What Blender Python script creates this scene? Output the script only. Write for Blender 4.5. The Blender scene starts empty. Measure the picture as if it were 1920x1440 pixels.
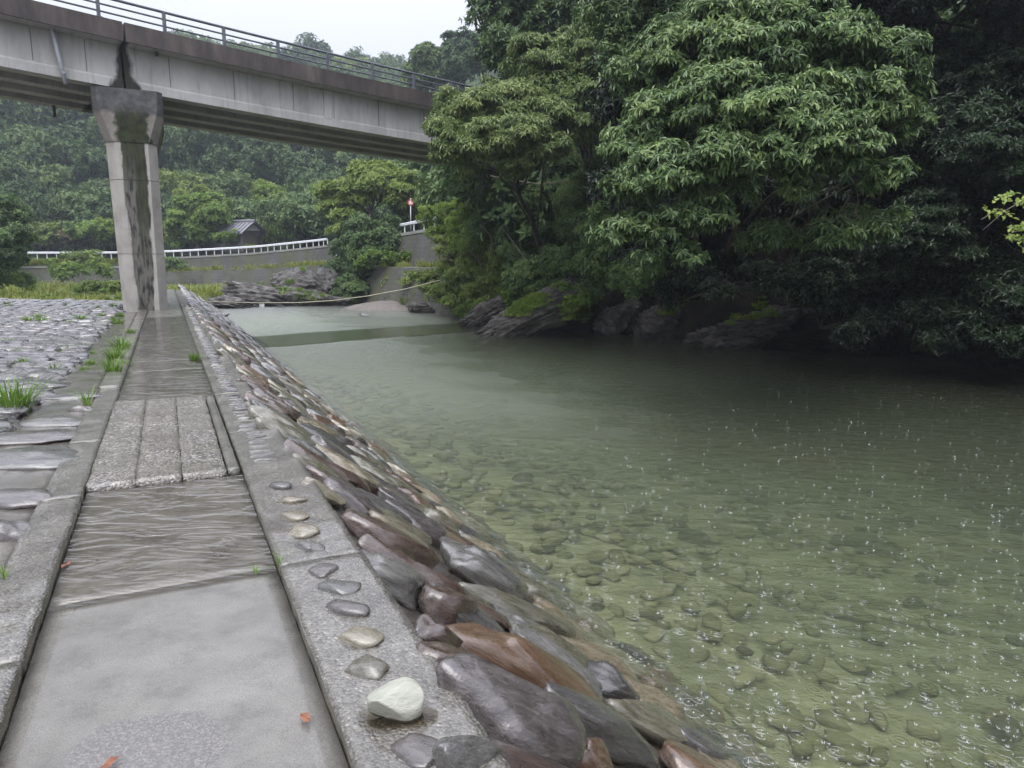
import bpy, bmesh, math, random
import numpy as np
from mathutils import Vector, Matrix
R = math.radians
rnd = random.Random(7)
scene = bpy.context.scene
col = scene.collection

# ------------------------------------------------------------------ camera, sky, sun, exposure
FPX, PITCH, EYE = 1331.0, math.atan(230 / 1331.0), 1.5
cam_d = bpy.data.cameras.new('camera'); cam = bpy.data.objects.new('camera', cam_d); col.objects.link(cam)
cam_d.sensor_width = 36; cam_d.lens = 36 * FPX / 1920; cam_d.clip_end = 2000; cam_d.clip_start = .05
cam.location = (0, 0, EYE); cam.rotation_euler = (R(90) - PITCH, 0, 0)
scene.camera = cam

world = bpy.data.worlds.new('World'); scene.world = world; world.use_nodes = True
wt = world.node_tree; wt.nodes.clear()
def wn(t, **k):
    n = wt.nodes.new(t)
    for a, b in k.items(): setattr(n, a, b)
    return n
SUN_EL, SUN_ROT = R(58), R(205)
sky = wn('ShaderNodeTexSky', sky_type='NISHITA', sun_disc=False, sun_elevation=SUN_EL, sun_rotation=SUN_ROT)
tc = wn('ShaderNodeTexCoord'); sx = wn('ShaderNodeSeparateXYZ')
wt.links.new(tc.outputs['Generated'], sx.inputs[0])
mr = wn('ShaderNodeMapRange'); mr.inputs['From Min'].default_value = 0; mr.inputs['From Max'].default_value = 1
mr.inputs['To Min'].default_value = 3.75; mr.inputs['To Max'].default_value = 16.0
pw_ = wn('ShaderNodeMath', operation='POWER', use_clamp=True); wt.links.new(sx.outputs['Z'], pw_.inputs[0]); pw_.inputs[1].default_value = 1.5; wt.links.new(pw_.outputs[0], mr.inputs['Value'])
nz = wn('ShaderNodeTexNoise'); nz.inputs['Scale'].default_value = 2.2; nz.inputs['Detail'].default_value = 4
wt.links.new(tc.outputs['Generated'], nz.inputs['Vector'])
mr2 = wn('ShaderNodeMapRange'); mr2.inputs['To Min'].default_value = .93; mr2.inputs['To Max'].default_value = 1.07
wt.links.new(nz.outputs[0], mr2.inputs['Value'])
mul = wn('ShaderNodeMath', operation='MULTIPLY'); wt.links.new(mr.outputs[0], mul.inputs[0]); wt.links.new(mr2.outputs[0], mul.inputs[1])
cl = wn('ShaderNodeVectorMath', operation='SCALE'); cl.inputs[0].default_value = (.93, .948, 1.055); wt.links.new(mul.outputs[0], cl.inputs['Scale'])
mx = wn('ShaderNodeMix', data_type='RGBA'); mx.inputs[0].default_value = .93
wt.links.new(sky.outputs[0], mx.inputs[6]); wt.links.new(cl.outputs[0], mx.inputs[7])
bg = wn('ShaderNodeBackground'); bg.inputs['Strength'].default_value = .10
wt.links.new(mx.outputs[2], bg.inputs[0])
wo = wn('ShaderNodeOutputWorld'); wt.links.new(bg.outputs[0], wo.inputs[0])

sun_d = bpy.data.lights.new('sun', 'SUN'); sun = bpy.data.objects.new('sun', sun_d); col.objects.link(sun)
sun_d.energy = 1.5; sun_d.angle = R(50); sun_d.color = (1, .97, .93)
sd = Vector((math.sin(SUN_ROT) * math.cos(SUN_EL), math.cos(SUN_ROT) * math.cos(SUN_EL), math.sin(SUN_EL)))
sun.rotation_euler = sd.to_track_quat('Z', 'Y').to_euler()
scene.view_settings.view_transform = 'Standard'; scene.view_settings.look = 'None'
scene.view_settings.exposure = 0.98; scene.view_settings.gamma = 1; scene.view_settings.use_curve_mapping = False
scene.render.engine = 'CYCLES'
cy = scene.cycles
cy.max_bounces = 5; cy.diffuse_bounces = 3; cy.glossy_bounces = 3; cy.transmission_bounces = 4; cy.volume_bounces = 0
cy.transparent_max_bounces = 8; cy.use_denoising = True; cy.caustics_reflective = False; cy.caustics_refractive = False
cy.sample_clamp_indirect = 4

# ------------------------------------------------------------------ geometry of the view and the place
CP, SP = math.cos(PITCH), math.sin(PITCH)
def ray(px, py):
    u, v = px - 960, py - 720
    return Vector((u, FPX * CP - v * SP, -(FPX * SP + v * CP)))
def at(px, py, Y):
    d = ray(px, py); return Vector((0, 0, EYE)) + d * (Y / d.y)
def on(px, py, z):
    d = ray(px, py); return Vector((0, 0, EYE)) + d * ((z - EYE) / d.z)
def pix(p):
    x, y, z = p[0], p[1], p[2] - EYE
    dep = y * CP - z * SP; up = y * SP + z * CP
    return 960 + FPX * x / dep, 720 - FPX * up / dep
PD = Vector((-.4346, .9006, 0)); QD = Vector((.9006, .4346, 0))
def W(s, t, z=0.0): return PD * s + QD * t + Vector((0, 0, z))
def ST(p): return p[0] * PD.x + p[1] * PD.y, p[0] * QD.x + p[1] * QD.y
WATER = -1.5
SLOPE = .755
def rev_z(t): return -(t - .75) * SLOPE
def on_rev(px, py):
    d = ray(px, py); n = Vector((QD.x * SLOPE, QD.y * SLOPE, 1)); c = .75 * SLOPE
    k = (c - n.z * EYE) / d.dot(n); return Vector((0, 0, EYE)) + d * k
def apron_z(t): return .035 * max(0, -t - 1.1)
def on_apron(px, py):
    z = 0
    for _ in range(12):
        p = on(px, py, z); z = apron_z(ST(p)[1])
    return Vector((p.x, p.y, z))

# ------------------------------------------------------------------ noise
def _h(ix, iy, iz, seed):
    n = (ix.astype(np.int64) * 374761393 + iy.astype(np.int64) * 668265263 + iz.astype(np.int64) * 1274126177 + seed * 974634777) & 0xffffffff
    n = ((n ^ (n >> 13)) * 1274126177) & 0xffffffff
    n = (n ^ (n >> 16)) & 0xffffffff
    return n / 4294967295.0
def vnoise(p, seed=0):
    f = np.floor(p); d = p - f; d = d * d * (3 - 2 * d); i = f.astype(np.int64); r = 0
    for a in (0, 1):
        for b in (0, 1):
            for c in (0, 1):
                w = (d[:, 0] if a else 1 - d[:, 0]) * (d[:, 1] if b else 1 - d[:, 1]) * (d[:, 2] if c else 1 - d[:, 2])
                r = r + w * _h(i[:, 0] + a, i[:, 1] + b, i[:, 2] + c, seed)
    return r * 2 - 1
def fbm(p, seed=0, o=4):
    r, a = 0, .5
    for k in range(o):
        r = r + a * vnoise(p * 2 ** k, seed + k * 17); a *= .5
    return r

# ------------------------------------------------------------------ mesh helpers
class MB:
    def __init__(s): s.v = []; s.f = []; s.n = 0; s.tint = []
    def add(s, v, f, tint=None):
        v = np.asarray(v, dtype=np.float64).reshape(-1, 3)
        for q in f: s.f.append(np.asarray(q) + s.n) if False else s.f.append(tuple(int(a) + s.n for a in q))
        s.v.append(v); s.n += len(v)
        s.tint.append(np.full(len(v), .5 if tint is None else tint))
        return s
    def box(s, c, size, rot=None, tint=None):
        hx, hy, hz = [a / 2 for a in size]
        v = [(x, y, z) for x in (-hx, hx) for y in (-hy, hy) for z in (-hz, hz)]
        if rot is not None: v = [tuple(rot @ Vector(a)) for a in v]
        v = [(a[0] + c[0], a[1] + c[1], a[2] + c[2]) for a in v]
        return s.add(v, [(0, 1, 3, 2), (4, 6, 7, 5), (0, 4, 5, 1), (2, 3, 7, 6), (0, 2, 6, 4), (1, 5, 7, 3)], tint)
    def tube(s, pts, rad, n=6, tint=None):
        pts = [Vector(p) for p in pts]; vs = []
        if not hasattr(rad, '__len__'): rad = [rad] * len(pts)
        for i, p in enumerate(pts):
            d = (pts[min(i + 1, len(pts) - 1)] - pts[max(i - 1, 0)])
            if d.length < 1e-6: d = Vector((0, 0, 1))
            d.normalize(); a = d.cross(Vector((0, 0, 1)) if abs(d.z) < .9 else Vector((1, 0, 0))).normalized(); b = d.cross(a)
            for k in range(n):
                t = 2 * math.pi * k / n
                vs.append(p + (a * math.cos(t) + b * math.sin(t)) * rad[i])
        fs = [(i * n + k, i * n + (k + 1) % n, (i + 1) * n + (k + 1) % n, (i + 1) * n + k) for i in range(len(pts) - 1) for k in range(n)]
        fs.append(tuple(range(n))[::-1]); fs.append(tuple((len(pts) - 1) * n + k for k in range(n)))
        return s.add([tuple(v) for v in vs], fs, tint)
    def prism(s, outline, d, tint=None):
        o = [Vector(p) for p in outline]; n = len(o); d = Vector(d)
        return s.add([tuple(p) for p in o] + [tuple(p + d) for p in o],
                     [tuple(range(n))[::-1], tuple(range(n, 2 * n))] + [(k, (k + 1) % n, n + (k + 1) % n, n + k) for k in range(n)], tint)
    def mesh(s, name, smooth=False):
        me = bpy.data.meshes.new(name)
        me.from_pydata(np.concatenate(s.v).tolist(), [], s.f); me.update()
        me.polygons.foreach_set('use_smooth', [smooth] * len(me.polygons))
        a = me.attributes.new('tint', 'FLOAT', 'POINT'); a.data.foreach_set('value', np.concatenate(s.tint))
        bm = bmesh.new(); bm.from_mesh(me); bmesh.ops.recalc_face_normals(bm, faces=bm.faces[:]); bm.to_mesh(me); bm.free()
        return me
    def build(s, name, mat, parent=None, smooth=False): return obj(name, s.mesh(name, smooth), mat, parent)
def obj(name, me, mat=None, parent=None, M=None):
    o = bpy.data.objects.new(name, me); col.objects.link(o)
    if mat is not None and me is not None and len(me.materials) == 0: me.materials.append(mat)
    if parent is not None: o.parent = parent
    if M is not None: o.matrix_basis = M
    return o
def fast_mesh(name, V, F, tint=None, smooth=True):
    """V (n,3), F (m,k) arrays"""
    me = bpy.data.meshes.new(name); V = np.ascontiguousarray(V, dtype=np.float32); F = np.ascontiguousarray(F, dtype=np.int32)
    m, k = F.shape
    me.vertices.add(len(V)); me.vertices.foreach_set('co', V.ravel())
    me.loops.add(m * k); me.loops.foreach_set('vertex_index', F.ravel())
    me.polygons.add(m); me.polygons.foreach_set('loop_start', np.arange(0, m * k, k, dtype=np.int32))
    me.update(calc_edges=True)
    me.polygons.foreach_set('use_smooth', np.full(m, smooth))
    if tint is not None:
        a = me.attributes.new('tint', 'FLOAT', 'POINT'); a.data.foreach_set('value', np.asarray(tint, dtype=np.float32))
    return me
def tag(o, label=None, cat=None, group=None, kind=None):
    if label: o['label'] = label
    if cat: o['category'] = cat
    if group: o['group'] = group
    if kind: o['kind'] = kind
    return o
def empty(name, loc, label=None, cat=None, group=None, rz=0):
    o = bpy.data.objects.new(name, None); col.objects.link(o); o.location = loc; o.rotation_euler = (0, 0, rz); o.empty_display_size = .2
    return tag(o, label, cat, group)
def child_of(o, root):       # keep world coordinates of mesh while parenting to an Empty with only a translation/rotation
    o.parent = root; o.matrix_parent_inverse = root.matrix_basis.inverted() if root.matrix_basis else Matrix()
    return o
def wpart(mb, name, mat, root, smooth=False):
    o = mb.build(name, mat, None, smooth); return child_of(o, root)
def grid_mesh(name, P, smooth=True, tint=None):
    """P: (n,m,3)"""
    n, m, _ = P.shape; idx = np.arange(n * m).reshape(n, m)
    F = np.stack([idx[:-1, :-1], idx[1:, :-1], idx[1:, 1:], idx[:-1, 1:]], -1).reshape(-1, 4)
    a, b, c = P[0, 0], P[1, 0], P[0, 1]
    if np.cross(b - a, c - a)[2] < 0: F = F[:, ::-1]
    return fast_mesh(name, P.reshape(-1, 3), F, tint, smooth)

_ico = {}
def ico(n):
    if n not in _ico:
        bm = bmesh.new(); bmesh.ops.create_icosphere(bm, subdivisions=n, radius=1)
        _ico[n] = (np.array([v.co[:] for v in bm.verts]), np.array([[v.index for v in f.verts] for f in bm.faces])); bm.free()
    return _ico[n]
def rock_v(seed, sub, size, rough=.16, strata=0, cuts=7, pw=.85):
    V, F = ico(sub); rs = np.random.RandomState(seed)
    V = np.sign(V) * np.abs(V) ** pw
    n = rs.normal(size=(cuts, 3)); n /= np.linalg.norm(n, axis=1)[:, None]
    for k in range(cuts):
        d = V @ n[k]; lim = .62 + .25 * rs.rand(); e = np.maximum(d - lim, 0); V = V - n[k] * (e * .85)[:, None]
    off = rs.rand(3) * 50
    V = V * (1 + rough * 1.4 * fbm(V * 1.3 + off, seed, 3))[:, None]
    V = V + .25 * rough * np.stack([fbm(V * 4 + off + q, seed + q, 3) for q in (3, 11, 23)], 1)
    if strata:
        q = V @ np.array([.25, .35, .9]); s = V * np.array([1.2, 1.2, 1]) * 2 + off
        w = np.abs(((q * 4.5 + .8 * vnoise(s, seed)) % 1) - .5) * 2
        V = V * (1 + strata * (w - .5) * .5)[:, None]
    if strata > .2:
        q = V * np.array([1.6, 1.6, 3.2]) + off; r2 = 1 - np.abs(fbm(q * 1.7, seed + 5, 4)) * 2.2
        V = V * (1 + .16 * (r2 - .5))[:, None] + .05 * np.stack([fbm(q * 4, seed + k, 3) for k in (31, 37, 41)], 1)
    return V * np.array(size), F
def rock_mesh(name, seed, sub, size, mat, **k):
    V, F = rock_v(seed, sub, size, **k); me = fast_mesh(name, V, F); me.materials.append(mat); return me

# ------------------------------------------------------------------ materials
def nt(name):
    m = bpy.data.materials.new(name); m.use_nodes = True; t = m.node_tree; t.nodes.clear(); return m, t
class N:
    def __init__(s, t): s.t = t
    def __call__(s, typ, ins=None, **k):
        n = s.t.nodes.new('ShaderNode' + typ)
        for a, b in k.items(): setattr(n, a, b)
        for a, b in (ins or {}).items():
            if isinstance(b, bpy.types.NodeSocket): s.t.links.new(b, n.inputs[a])
            else: n.inputs[a].default_value = b
        return n
def ramp(n, fac, stops, interp='LINEAR'):
    r = n('ValToRGB', {'Fac': fac}); e = r.color_ramp; e.interpolation = interp
    while len(e.elements) < len(stops): e.elements.new(.5)
    for i, (p, c) in enumerate(stops):
        e.elements[i].position = p
        c = (c, c, c) if not hasattr(c, '__len__') else c
        e.elements[i].color = (*c, 1)
    return r.outputs[0]
def surf(name, stops, scale=3, detail=6, rough=(.3, .6), rscale=2, bump=.3, bscale=20, bdist=.02, stretch=(1, 1, 1), coord='Object', rand=0, spec=.5, extra=None, coat=0, distort=0, rot=None):
    m, t = nt(name); n = N(t)
    c = n('TexCoord').outputs[coord] if coord != 'World' else n('NewGeometry').outputs['Position']
    if rand:
        oi = n('ObjectInfo').outputs['Random']
        sc = n('Math', {0: oi, 1: 57.0}, operation='MULTIPLY').outputs[0]
        c = n('VectorMath', {0: c, 1: sc}, operation='ADD').outputs[0]
    mp = n('Mapping', {'Vector': c, 'Scale': stretch}).outputs[0]
    if rot: mp.node.inputs['Rotation'].default_value = rot
    f = n('TexNoise', {'Vector': mp, 'Scale': scale, 'Detail': detail, 'Roughness': .62, 'Distortion': distort}).outputs[0]
    if rand:
        a = n('MapRange', {'Value': oi, 'To Min': -rand, 'To Max': rand}).outputs[0]
        f = n('Math', {0: f, 1: a}, operation='ADD').outputs[0]
    cl_ = ramp(n, f, stops)
    r0 = n('TexNoise', {'Vector': mp, 'Scale': rscale, 'Detail': 4}).outputs[0]
    rr = n('MapRange', {'Value': r0, 'From Min': .35, 'From Max': .65, 'To Min': rough[0], 'To Max': rough[1]}).outputs[0]
    b0 = n('TexNoise', {'Vector': mp, 'Scale': bscale, 'Detail': 6, 'Roughness': .65}).outputs[0]
    bp = n('Bump', {'Height': b0, 'Strength': bump, 'Distance': bdist}).outputs[0]
    p = n('BsdfPrincipled', {'Base Color': cl_, 'Roughness': rr, 'Normal': bp, 'Specular IOR Level': spec, 'Coat Weight': coat, 'Coat Roughness': .10, 'Coat IOR': 1.8, 'Coat Normal': n('Bump', {'Height': n('TexNoise', {'Vector': mp, 'Scale': bscale * 1.6, 'Detail': 4}).outputs[0], 'Strength': bump * .18, 'Distance': bdist * .5}).outputs[0]})
    if extra: extra(n, p, mp, cl_, rr)
    n('OutputMaterial', {'Surface': p.outputs[0]})
    return m
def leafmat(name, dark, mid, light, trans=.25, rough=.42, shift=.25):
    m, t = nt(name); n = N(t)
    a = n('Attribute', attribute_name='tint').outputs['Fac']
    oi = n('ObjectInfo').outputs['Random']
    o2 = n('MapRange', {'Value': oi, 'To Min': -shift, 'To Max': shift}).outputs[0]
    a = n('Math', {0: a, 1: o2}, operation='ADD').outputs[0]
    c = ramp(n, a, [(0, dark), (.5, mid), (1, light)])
    p = n('BsdfPrincipled', {'Base Color': c, 'Roughness': rough, 'Specular IOR Level': .5})
    tr = n('BsdfTranslucent', {'Color': c})
    s = n('MixShader', {0: trans, 1: p.outputs[0], 2: tr.outputs[0]})
    n('OutputMaterial', {'Surface': s.outputs[0]})
    return m
def mixc(n, fac, a, b): 
    x = n('Mix', data_type='RGBA'); t = n.t
    for i, v in ((0, fac), (6, a), (7, b)):
        if isinstance(v, bpy.types.NodeSocket): t.links.new(v, x.inputs[i])
        else: x.inputs[i].default_value = v if i == 0 else (*v, 1)
    return x.outputs[2]

M = {}
# wet pavement concrete; the near slab has a worn dark oval with bared aggregate
def ex_slab(n, p, mp, c, rr):
    pos = n('NewGeometry').outputs['Position']
    q = n('Mapping', {'Vector': pos, 'Location': tuple(-a for a in on(285, 1400, 0))}, vector_type='POINT').outputs[0]
    q = n('Mapping', {'Vector': q, 'Rotation': (0, 0, R(10)), 'Scale': (1 / .25, 1 / .17, 0)}).outputs[0]
    nn = n('TexNoise', {'Vector': pos, 'Scale': 7, 'Detail': 3}).outputs[0]
    d = n('VectorMath', {0: q}, operation='LENGTH').outputs[1]
    d = n('Math', {0: d, 1: n('Math', {0: nn, 1: .55}, operation='MULTIPLY').outputs[0]}, operation='ADD').outputs[0]
    k = n('MapRange', {'Value': d, 'From Min': 1.36, 'From Max': 1.24, 'To Min': 0, 'To Max': 1}).outputs[0]
    sp = n('TexVoronoi', {'Vector': pos, 'Scale': 170}).outputs['Color']
    dk = ramp(n, n('SeparateColor', {0: sp}).outputs[0], [(0, (.085, .08, .075)), (.6, (.12, .115, .11)), (1, (.19, .18, .165))])
    fine = ramp(n, n('TexNoise', {'Vector': pos, 'Scale': 190, 'Detail': 2}).outputs[0], [(.35, .66), (.65, 1.12)])
    blot = ramp(n, n('TexNoise', {'Vector': pos, 'Scale': 5, 'Detail': 7, 'Roughness': .7}).outputs[0], [(.36, .74), (.5, 1.0), (.62, 1.1)])
    ck = n('TexVoronoi', {'Vector': n('VectorMath', {0: pos, 1: n('VectorMath', {0: n('TexNoise', {'Vector': pos, 'Scale': 9, 'Detail': 4}).outputs['Color'], 'Scale': .22}, operation='SCALE').outputs[0]}, operation='ADD').outputs[0], 'Scale': .42}, feature='DISTANCE_TO_EDGE').outputs['Distance']
    ckr = ramp(n, ck, [(0, .6), (.0018, 1.0)])
    fb = n('Mix', data_type='RGBA', blend_type='MULTIPLY'); fb.inputs[0].default_value = 1; n.t.links.new(fine, fb.inputs[6]); n.t.links.new(blot, fb.inputs[7])
    fc = n('Mix', data_type='RGBA', blend_type='MULTIPLY'); fc.inputs[0].default_value = 1; n.t.links.new(fb.outputs[2], fc.inputs[6]); n.t.links.new(ckr, fc.inputs[7]); fine = fc.outputs[2]
    c2 = n('Mix', data_type='RGBA', blend_type='MULTIPLY'); n.t.links.new(c, c2.inputs[6]); n.t.links.new(fine, c2.inputs[7]); c2.inputs[0].default_value = 1
    n.t.links.new(mixc(n, k, c2.outputs[2], dk), p.inputs['Base Color'])
M['slab'] = surf('wet_concrete_slab', [(.25, (.10, .093, .078)), (.5, (.155, .148, .132)), (.75, (.195, .19, .172))], scale=1.6, rough=(.25, .5), rscale=3, bump=.3, bscale=60, bdist=.006, coord='World', extra=ex_slab, coat=.35)
def ex_agg(n, p, mp, c, rr):
    pos = n('NewGeometry').outputs['Position']
    v = n('TexVoronoi', {'Vector': pos, 'Scale': 70, 'Randomness': 1}); vc = n('SeparateColor', {0: v.outputs['Color']}).outputs[0]
    a = ramp(n, vc, [(0, (.035, .033, .04)), (.35, (.12, .11, .11)), (.7, (.24, .22, .20)), (1, (.46, .43, .38))])
    big = n('TexNoise', {'Vector': pos, 'Scale': 3, 'Detail': 3}).outputs[0]
    a2 = mixc(n, ramp(n, big, [(.35, 0), (.65, .55)]), a, (.13, .12, .09))
    n.t.links.new(a2, p.inputs['Base Color'])
    h = n('Math', {0: 1.0, 1: v.outputs['Distance']}, operation='SUBTRACT').outputs[0]
    b = n('Bump', {'Height': h, 'Strength': .9, 'Distance': .012}).outputs[0]
    n.t.links.new(b, p.inputs['Normal'])
M['agg'] = surf('exposed_aggregate', [(0, .1), (1, .3)], rough=(.2, .45), coord='World', extra=ex_agg, coat=.5)
def ex_kerb(n, p, mp, c, rr):
    pos = n('NewGeometry').outputs['Position']
    v = n('TexVoronoi', {'Vector': pos, 'Scale': 95}); vc = n('SeparateColor', {0: v.outputs['Color']}).outputs[0]
    a = ramp(n, vc, [(0, .45), (.5, .9), (.93, 1.1), (1, 1.8)])
    c2 = n('Mix', data_type='RGBA', blend_type='MULTIPLY'); n.t.links.new(c, c2.inputs[6]); n.t.links.new(a, c2.inputs[7]); c2.inputs[0].default_value = 1
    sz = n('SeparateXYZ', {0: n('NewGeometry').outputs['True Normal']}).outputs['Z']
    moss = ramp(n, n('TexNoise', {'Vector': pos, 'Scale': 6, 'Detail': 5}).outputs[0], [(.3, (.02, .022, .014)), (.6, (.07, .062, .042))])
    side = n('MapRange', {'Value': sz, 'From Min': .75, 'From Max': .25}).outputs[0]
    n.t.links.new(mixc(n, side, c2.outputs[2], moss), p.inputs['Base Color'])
    b = n('Bump', {'Height': n('Math', {0: 1.0, 1: v.outputs['Distance']}, operation='SUBTRACT').outputs[0], 'Strength': .7, 'Distance': .008}).outputs[0]
    n.t.links.new(b, p.inputs['Normal'])
M['kerb'] = surf('rough_kerb_concrete', [(.25, (.075, .069, .06)), (.5, (.145, .136, .12)), (.75, (.21, .198, .178))], scale=2.5, rough=(.25, .5), coord='World', extra=ex_kerb, coat=.6)
M['mortar'] = surf('wet_mortar', [(.25, (.05, .047, .04)), (.5, (.11, .10, .085)), (.75, (.17, .16, .13))], scale=3, coat=.8, rough=(.12, .5), bump=.6, bscale=22, bdist=.03, coord='World')
# stones
def stone(name, a, b, c, **k):
    kw = dict(scale=2.0, detail=8, rough=(.12, .42), rscale=3, bump=.7, bscale=6, bdist=.06, rand=.10, stretch=(1, 2.2, 2.2), distort=.6, coat=1.0, spec=.7)
    kw.update(k); return surf(name, [(.28, a), (.5, b), (.74, c)], **kw)
M['st_slate'] = stone('lavender_slate_stone', (.030, .027, .031), (.082, .075, .082), (.17, .158, .165))
M['st_purple'] = stone('purple_brown_stone', (.022, .017, .017), (.068, .054, .052), (.15, .13, .125))
M['st_grey'] = stone('blue_grey_stone', (.045, .044, .042), (.115, .11, .104), (.23, .22, .205))
M['st_red'] = stone('red_brown_stone', (.014, .007, .005), (.060, .027, .016), (.13, .085, .06))
M['st_orange'] = stone('orange_brown_stone', (.03, .014, .006), (.12, .058, .024), (.20, .13, .08))
M['st_olive'] = stone('olive_stone', (.045, .042, .022), (.13, .12, .075), (.24, .225, .17))
M['st_tan'] = stone('tan_stone', (.11, .085, .045), (.24, .20, .125), (.38, .35, .27))
M['st_dark'] = stone('dark_wet_stone', (.018, .016, .015), (.05, .045, .042), (.11, .10, .10))
M['st_white'] = stone('pale_green_white_stone', (.24, .25, .20), (.36, .365, .31), (.44, .43, .375), rough=(.35, .55), bscale=40, bdist=.01, coat=0, rand=0)
M['sunken'] = surf('silty_sunken_rock', [(.3, (.03, .032, .016)), (.6, (.07, .072, .036)), (.8, (.12, .115, .06))], scale=2, rough=(.8, .9), bump=.3, bscale=4, bdist=.03, spec=.1)
M['sunken_tawny'] = surf('tawny_sunken_rock', [(.3, (.12, .08, .03)), (.7, (.26, .18, .07))], scale=2, rough=(.8, .9), bump=.3, bscale=4, bdist=.03, spec=.1)
M['sunken_b'] = surf('algae_green_stone', [(.3, (.09, .095, .042)), (.7, (.18, .18, .085))], scale=2, rough=(.8, .9), bump=.3, bscale=4, bdist=.03, spec=.1)
M['sunken_c'] = surf('olive_tan_stone', [(.3, (.13, .125, .06)), (.7, (.25, .24, .13))], scale=2, rough=(.8, .9), bump=.3, bscale=4, bdist=.03, spec=.1)
M['outcrop'] = surf('layered_rock', [(.25, (.022, .021, .020)), (.46, (.075, .07, .066)), (.6, (.15, .14, .13)), (.78, (.28, .265, .245))], scale=2.2, detail=9, rough=(.25, .55), bump=1, bscale=5, bdist=.2, coord='World', stretch=(1, 1, 2.2), rot=(0, R(-32), R(20)), distort=.5)
M['bankrock'] = surf('shade_darkened_bank_rock', [(.3, (.004, .004, .003)), (.5, (.011, .010, .008)), (.72, (.035, .031, .024))], spec=.1, scale=1.1, detail=9, rough=(.6, .9), bump=.8, bscale=4, bdist=.12, coord='World', distort=.6)  # rock colour lowered to carry the shade of the overhanging trees
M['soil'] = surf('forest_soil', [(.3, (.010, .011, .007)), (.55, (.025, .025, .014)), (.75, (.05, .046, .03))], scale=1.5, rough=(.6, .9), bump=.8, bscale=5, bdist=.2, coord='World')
M['meadow'] = surf('grassy_ground', [(.3, (.03, .04, .015)), (.5, (.07, .09, .03)), (.7, (.12, .12, .07))], scale=.8, rough=(.6, .9), bump=.8, bscale=6, bdist=.15, coord='World')
M['hillcover'] = surf('hillside_undergrowth', [(.3, (.012, .022, .010)), (.5, (.028, .05, .022)), (.7, (.06, .09, .04))], scale=.35, detail=9, rough=(.7, .9), bump=1, bscale=1.2, bdist=.8, spec=.1, coord='World')
M['gravel'] = surf('river_gravel', [(.3, (.07, .06, .052)), (.5, (.14, .12, .11)), (.75, (.23, .20, .185))], scale=9, rough=(.5, .8), bump=.9, bscale=14, bdist=.05, coord='World')
M['bed'] = surf('river_bed', [(.3, (.09, .095, .04)), (.47, (.19, .195, .09)), (.7, (.30, .29, .15))], scale=.9, detail=9, rough=(.6, .9), bump=.8, bscale=4, bdist=.1, coord='World', distort=.4)
def ex_girder(n, p, mp, c, rr):       # seep under the joint, streaks and grime runs
    pos = n('NewGeometry').outputs['Position']
    l = n('VectorMath', {0: n('VectorMath', {0: pos, 1: (-10.81, 22.96, 0)}, operation='SUBTRACT').outputs[0], 1: (.7696, .6385, 0)}, operation='DOT_PRODUCT').outputs['Value']
    z = n('SeparateXYZ', {0: pos}).outputs['Z']; M_ = lambda op, a, b=0.0, c_=0.0: n('Math', {0: a, 1: b, 2: c_}, operation=op).outputs[0]
    q = n('CombineXYZ', {0: l, 2: M_('MULTIPLY', z, .35)}).outputs[0]
    w = n('TexNoise', {'Vector': q, 'Scale': 5, 'Detail': 7, 'Roughness': .7}).outputs[0]
    d = M_('ABSOLUTE', M_('ADD', l, .92)); d = M_('ADD', d, M_('MULTIPLY_ADD', w, .40, -.20))
    wd = n('MapRange', {'Value': z, 'From Min': 7.75, 'From Max': 7.3, 'To Min': .10, 'To Max': .22}).outputs[0]
    wd = M_('ADD', wd, n('MapRange', {'Value': z, 'From Min': 6.95, 'From Max': 6.5, 'To Min': 0, 'To Max': .26}).outputs[0])
    k = n('MapRange', {'Value': M_('SUBTRACT', wd, d), 'From Min': -.07, 'From Max': .07}).outputs[0]
    dk = mixc(n, ramp(n, w, [(.4, 0), (.6, 1)]), (.010, .011, .008), (.022, .026, .010))
    st = n('TexNoise', {'Vector': n('CombineXYZ', {0: M_('MULTIPLY', l, 3.0), 2: M_('MULTIPLY', z, .25)}).outputs[0], 'Scale': 2.4, 'Detail': 6, 'Roughness': .65}).outputs[0]
    g = mixc(n, ramp(n, st, [(.52, 0), (.72, .55)]), c, (.15, .145, .14))
    n.t.links.new(mixc(n, k, g, dk), p.inputs['Base Color'])
# bridge concrete with runs of dirt
M['girder'] = surf('pale_girder_concrete', [(.3, (.34, .335, .325)), (.5, (.46, .455, .445)), (.72, (.54, .535, .525))], scale=1.3, detail=7, rough=(.6, .8), bump=.2, bscale=12, bdist=.01, coord='World', stretch=(1, 1, .45), extra=ex_girder)
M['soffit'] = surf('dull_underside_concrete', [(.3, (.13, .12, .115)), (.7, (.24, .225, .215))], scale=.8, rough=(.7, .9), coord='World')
M['fascia'] = surf('stained_fascia_concrete', [(.28, (.022, .018, .017)), (.5, (.062, .05, .048)), (.66, (.10, .08, .072)), (.8, (.17, .145, .12))], scale=2.4, detail=9, rough=(.45, .7), bump=.5, bscale=20, bdist=.02, coord='World', stretch=(1, 1, .28))
M['steel'] = surf('grey_rail_paint', [(.3, (.07, .075, .095)), (.7, (.13, .14, .165))], scale=4, rough=(.3, .45), bump=.05)
M['pipe'] = surf('grey_plastic_pipe', [(.3, (.30, .32, .36)), (.7, (.45, .47, .52))], scale=4, rough=(.3, .45), bump=.05)
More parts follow.
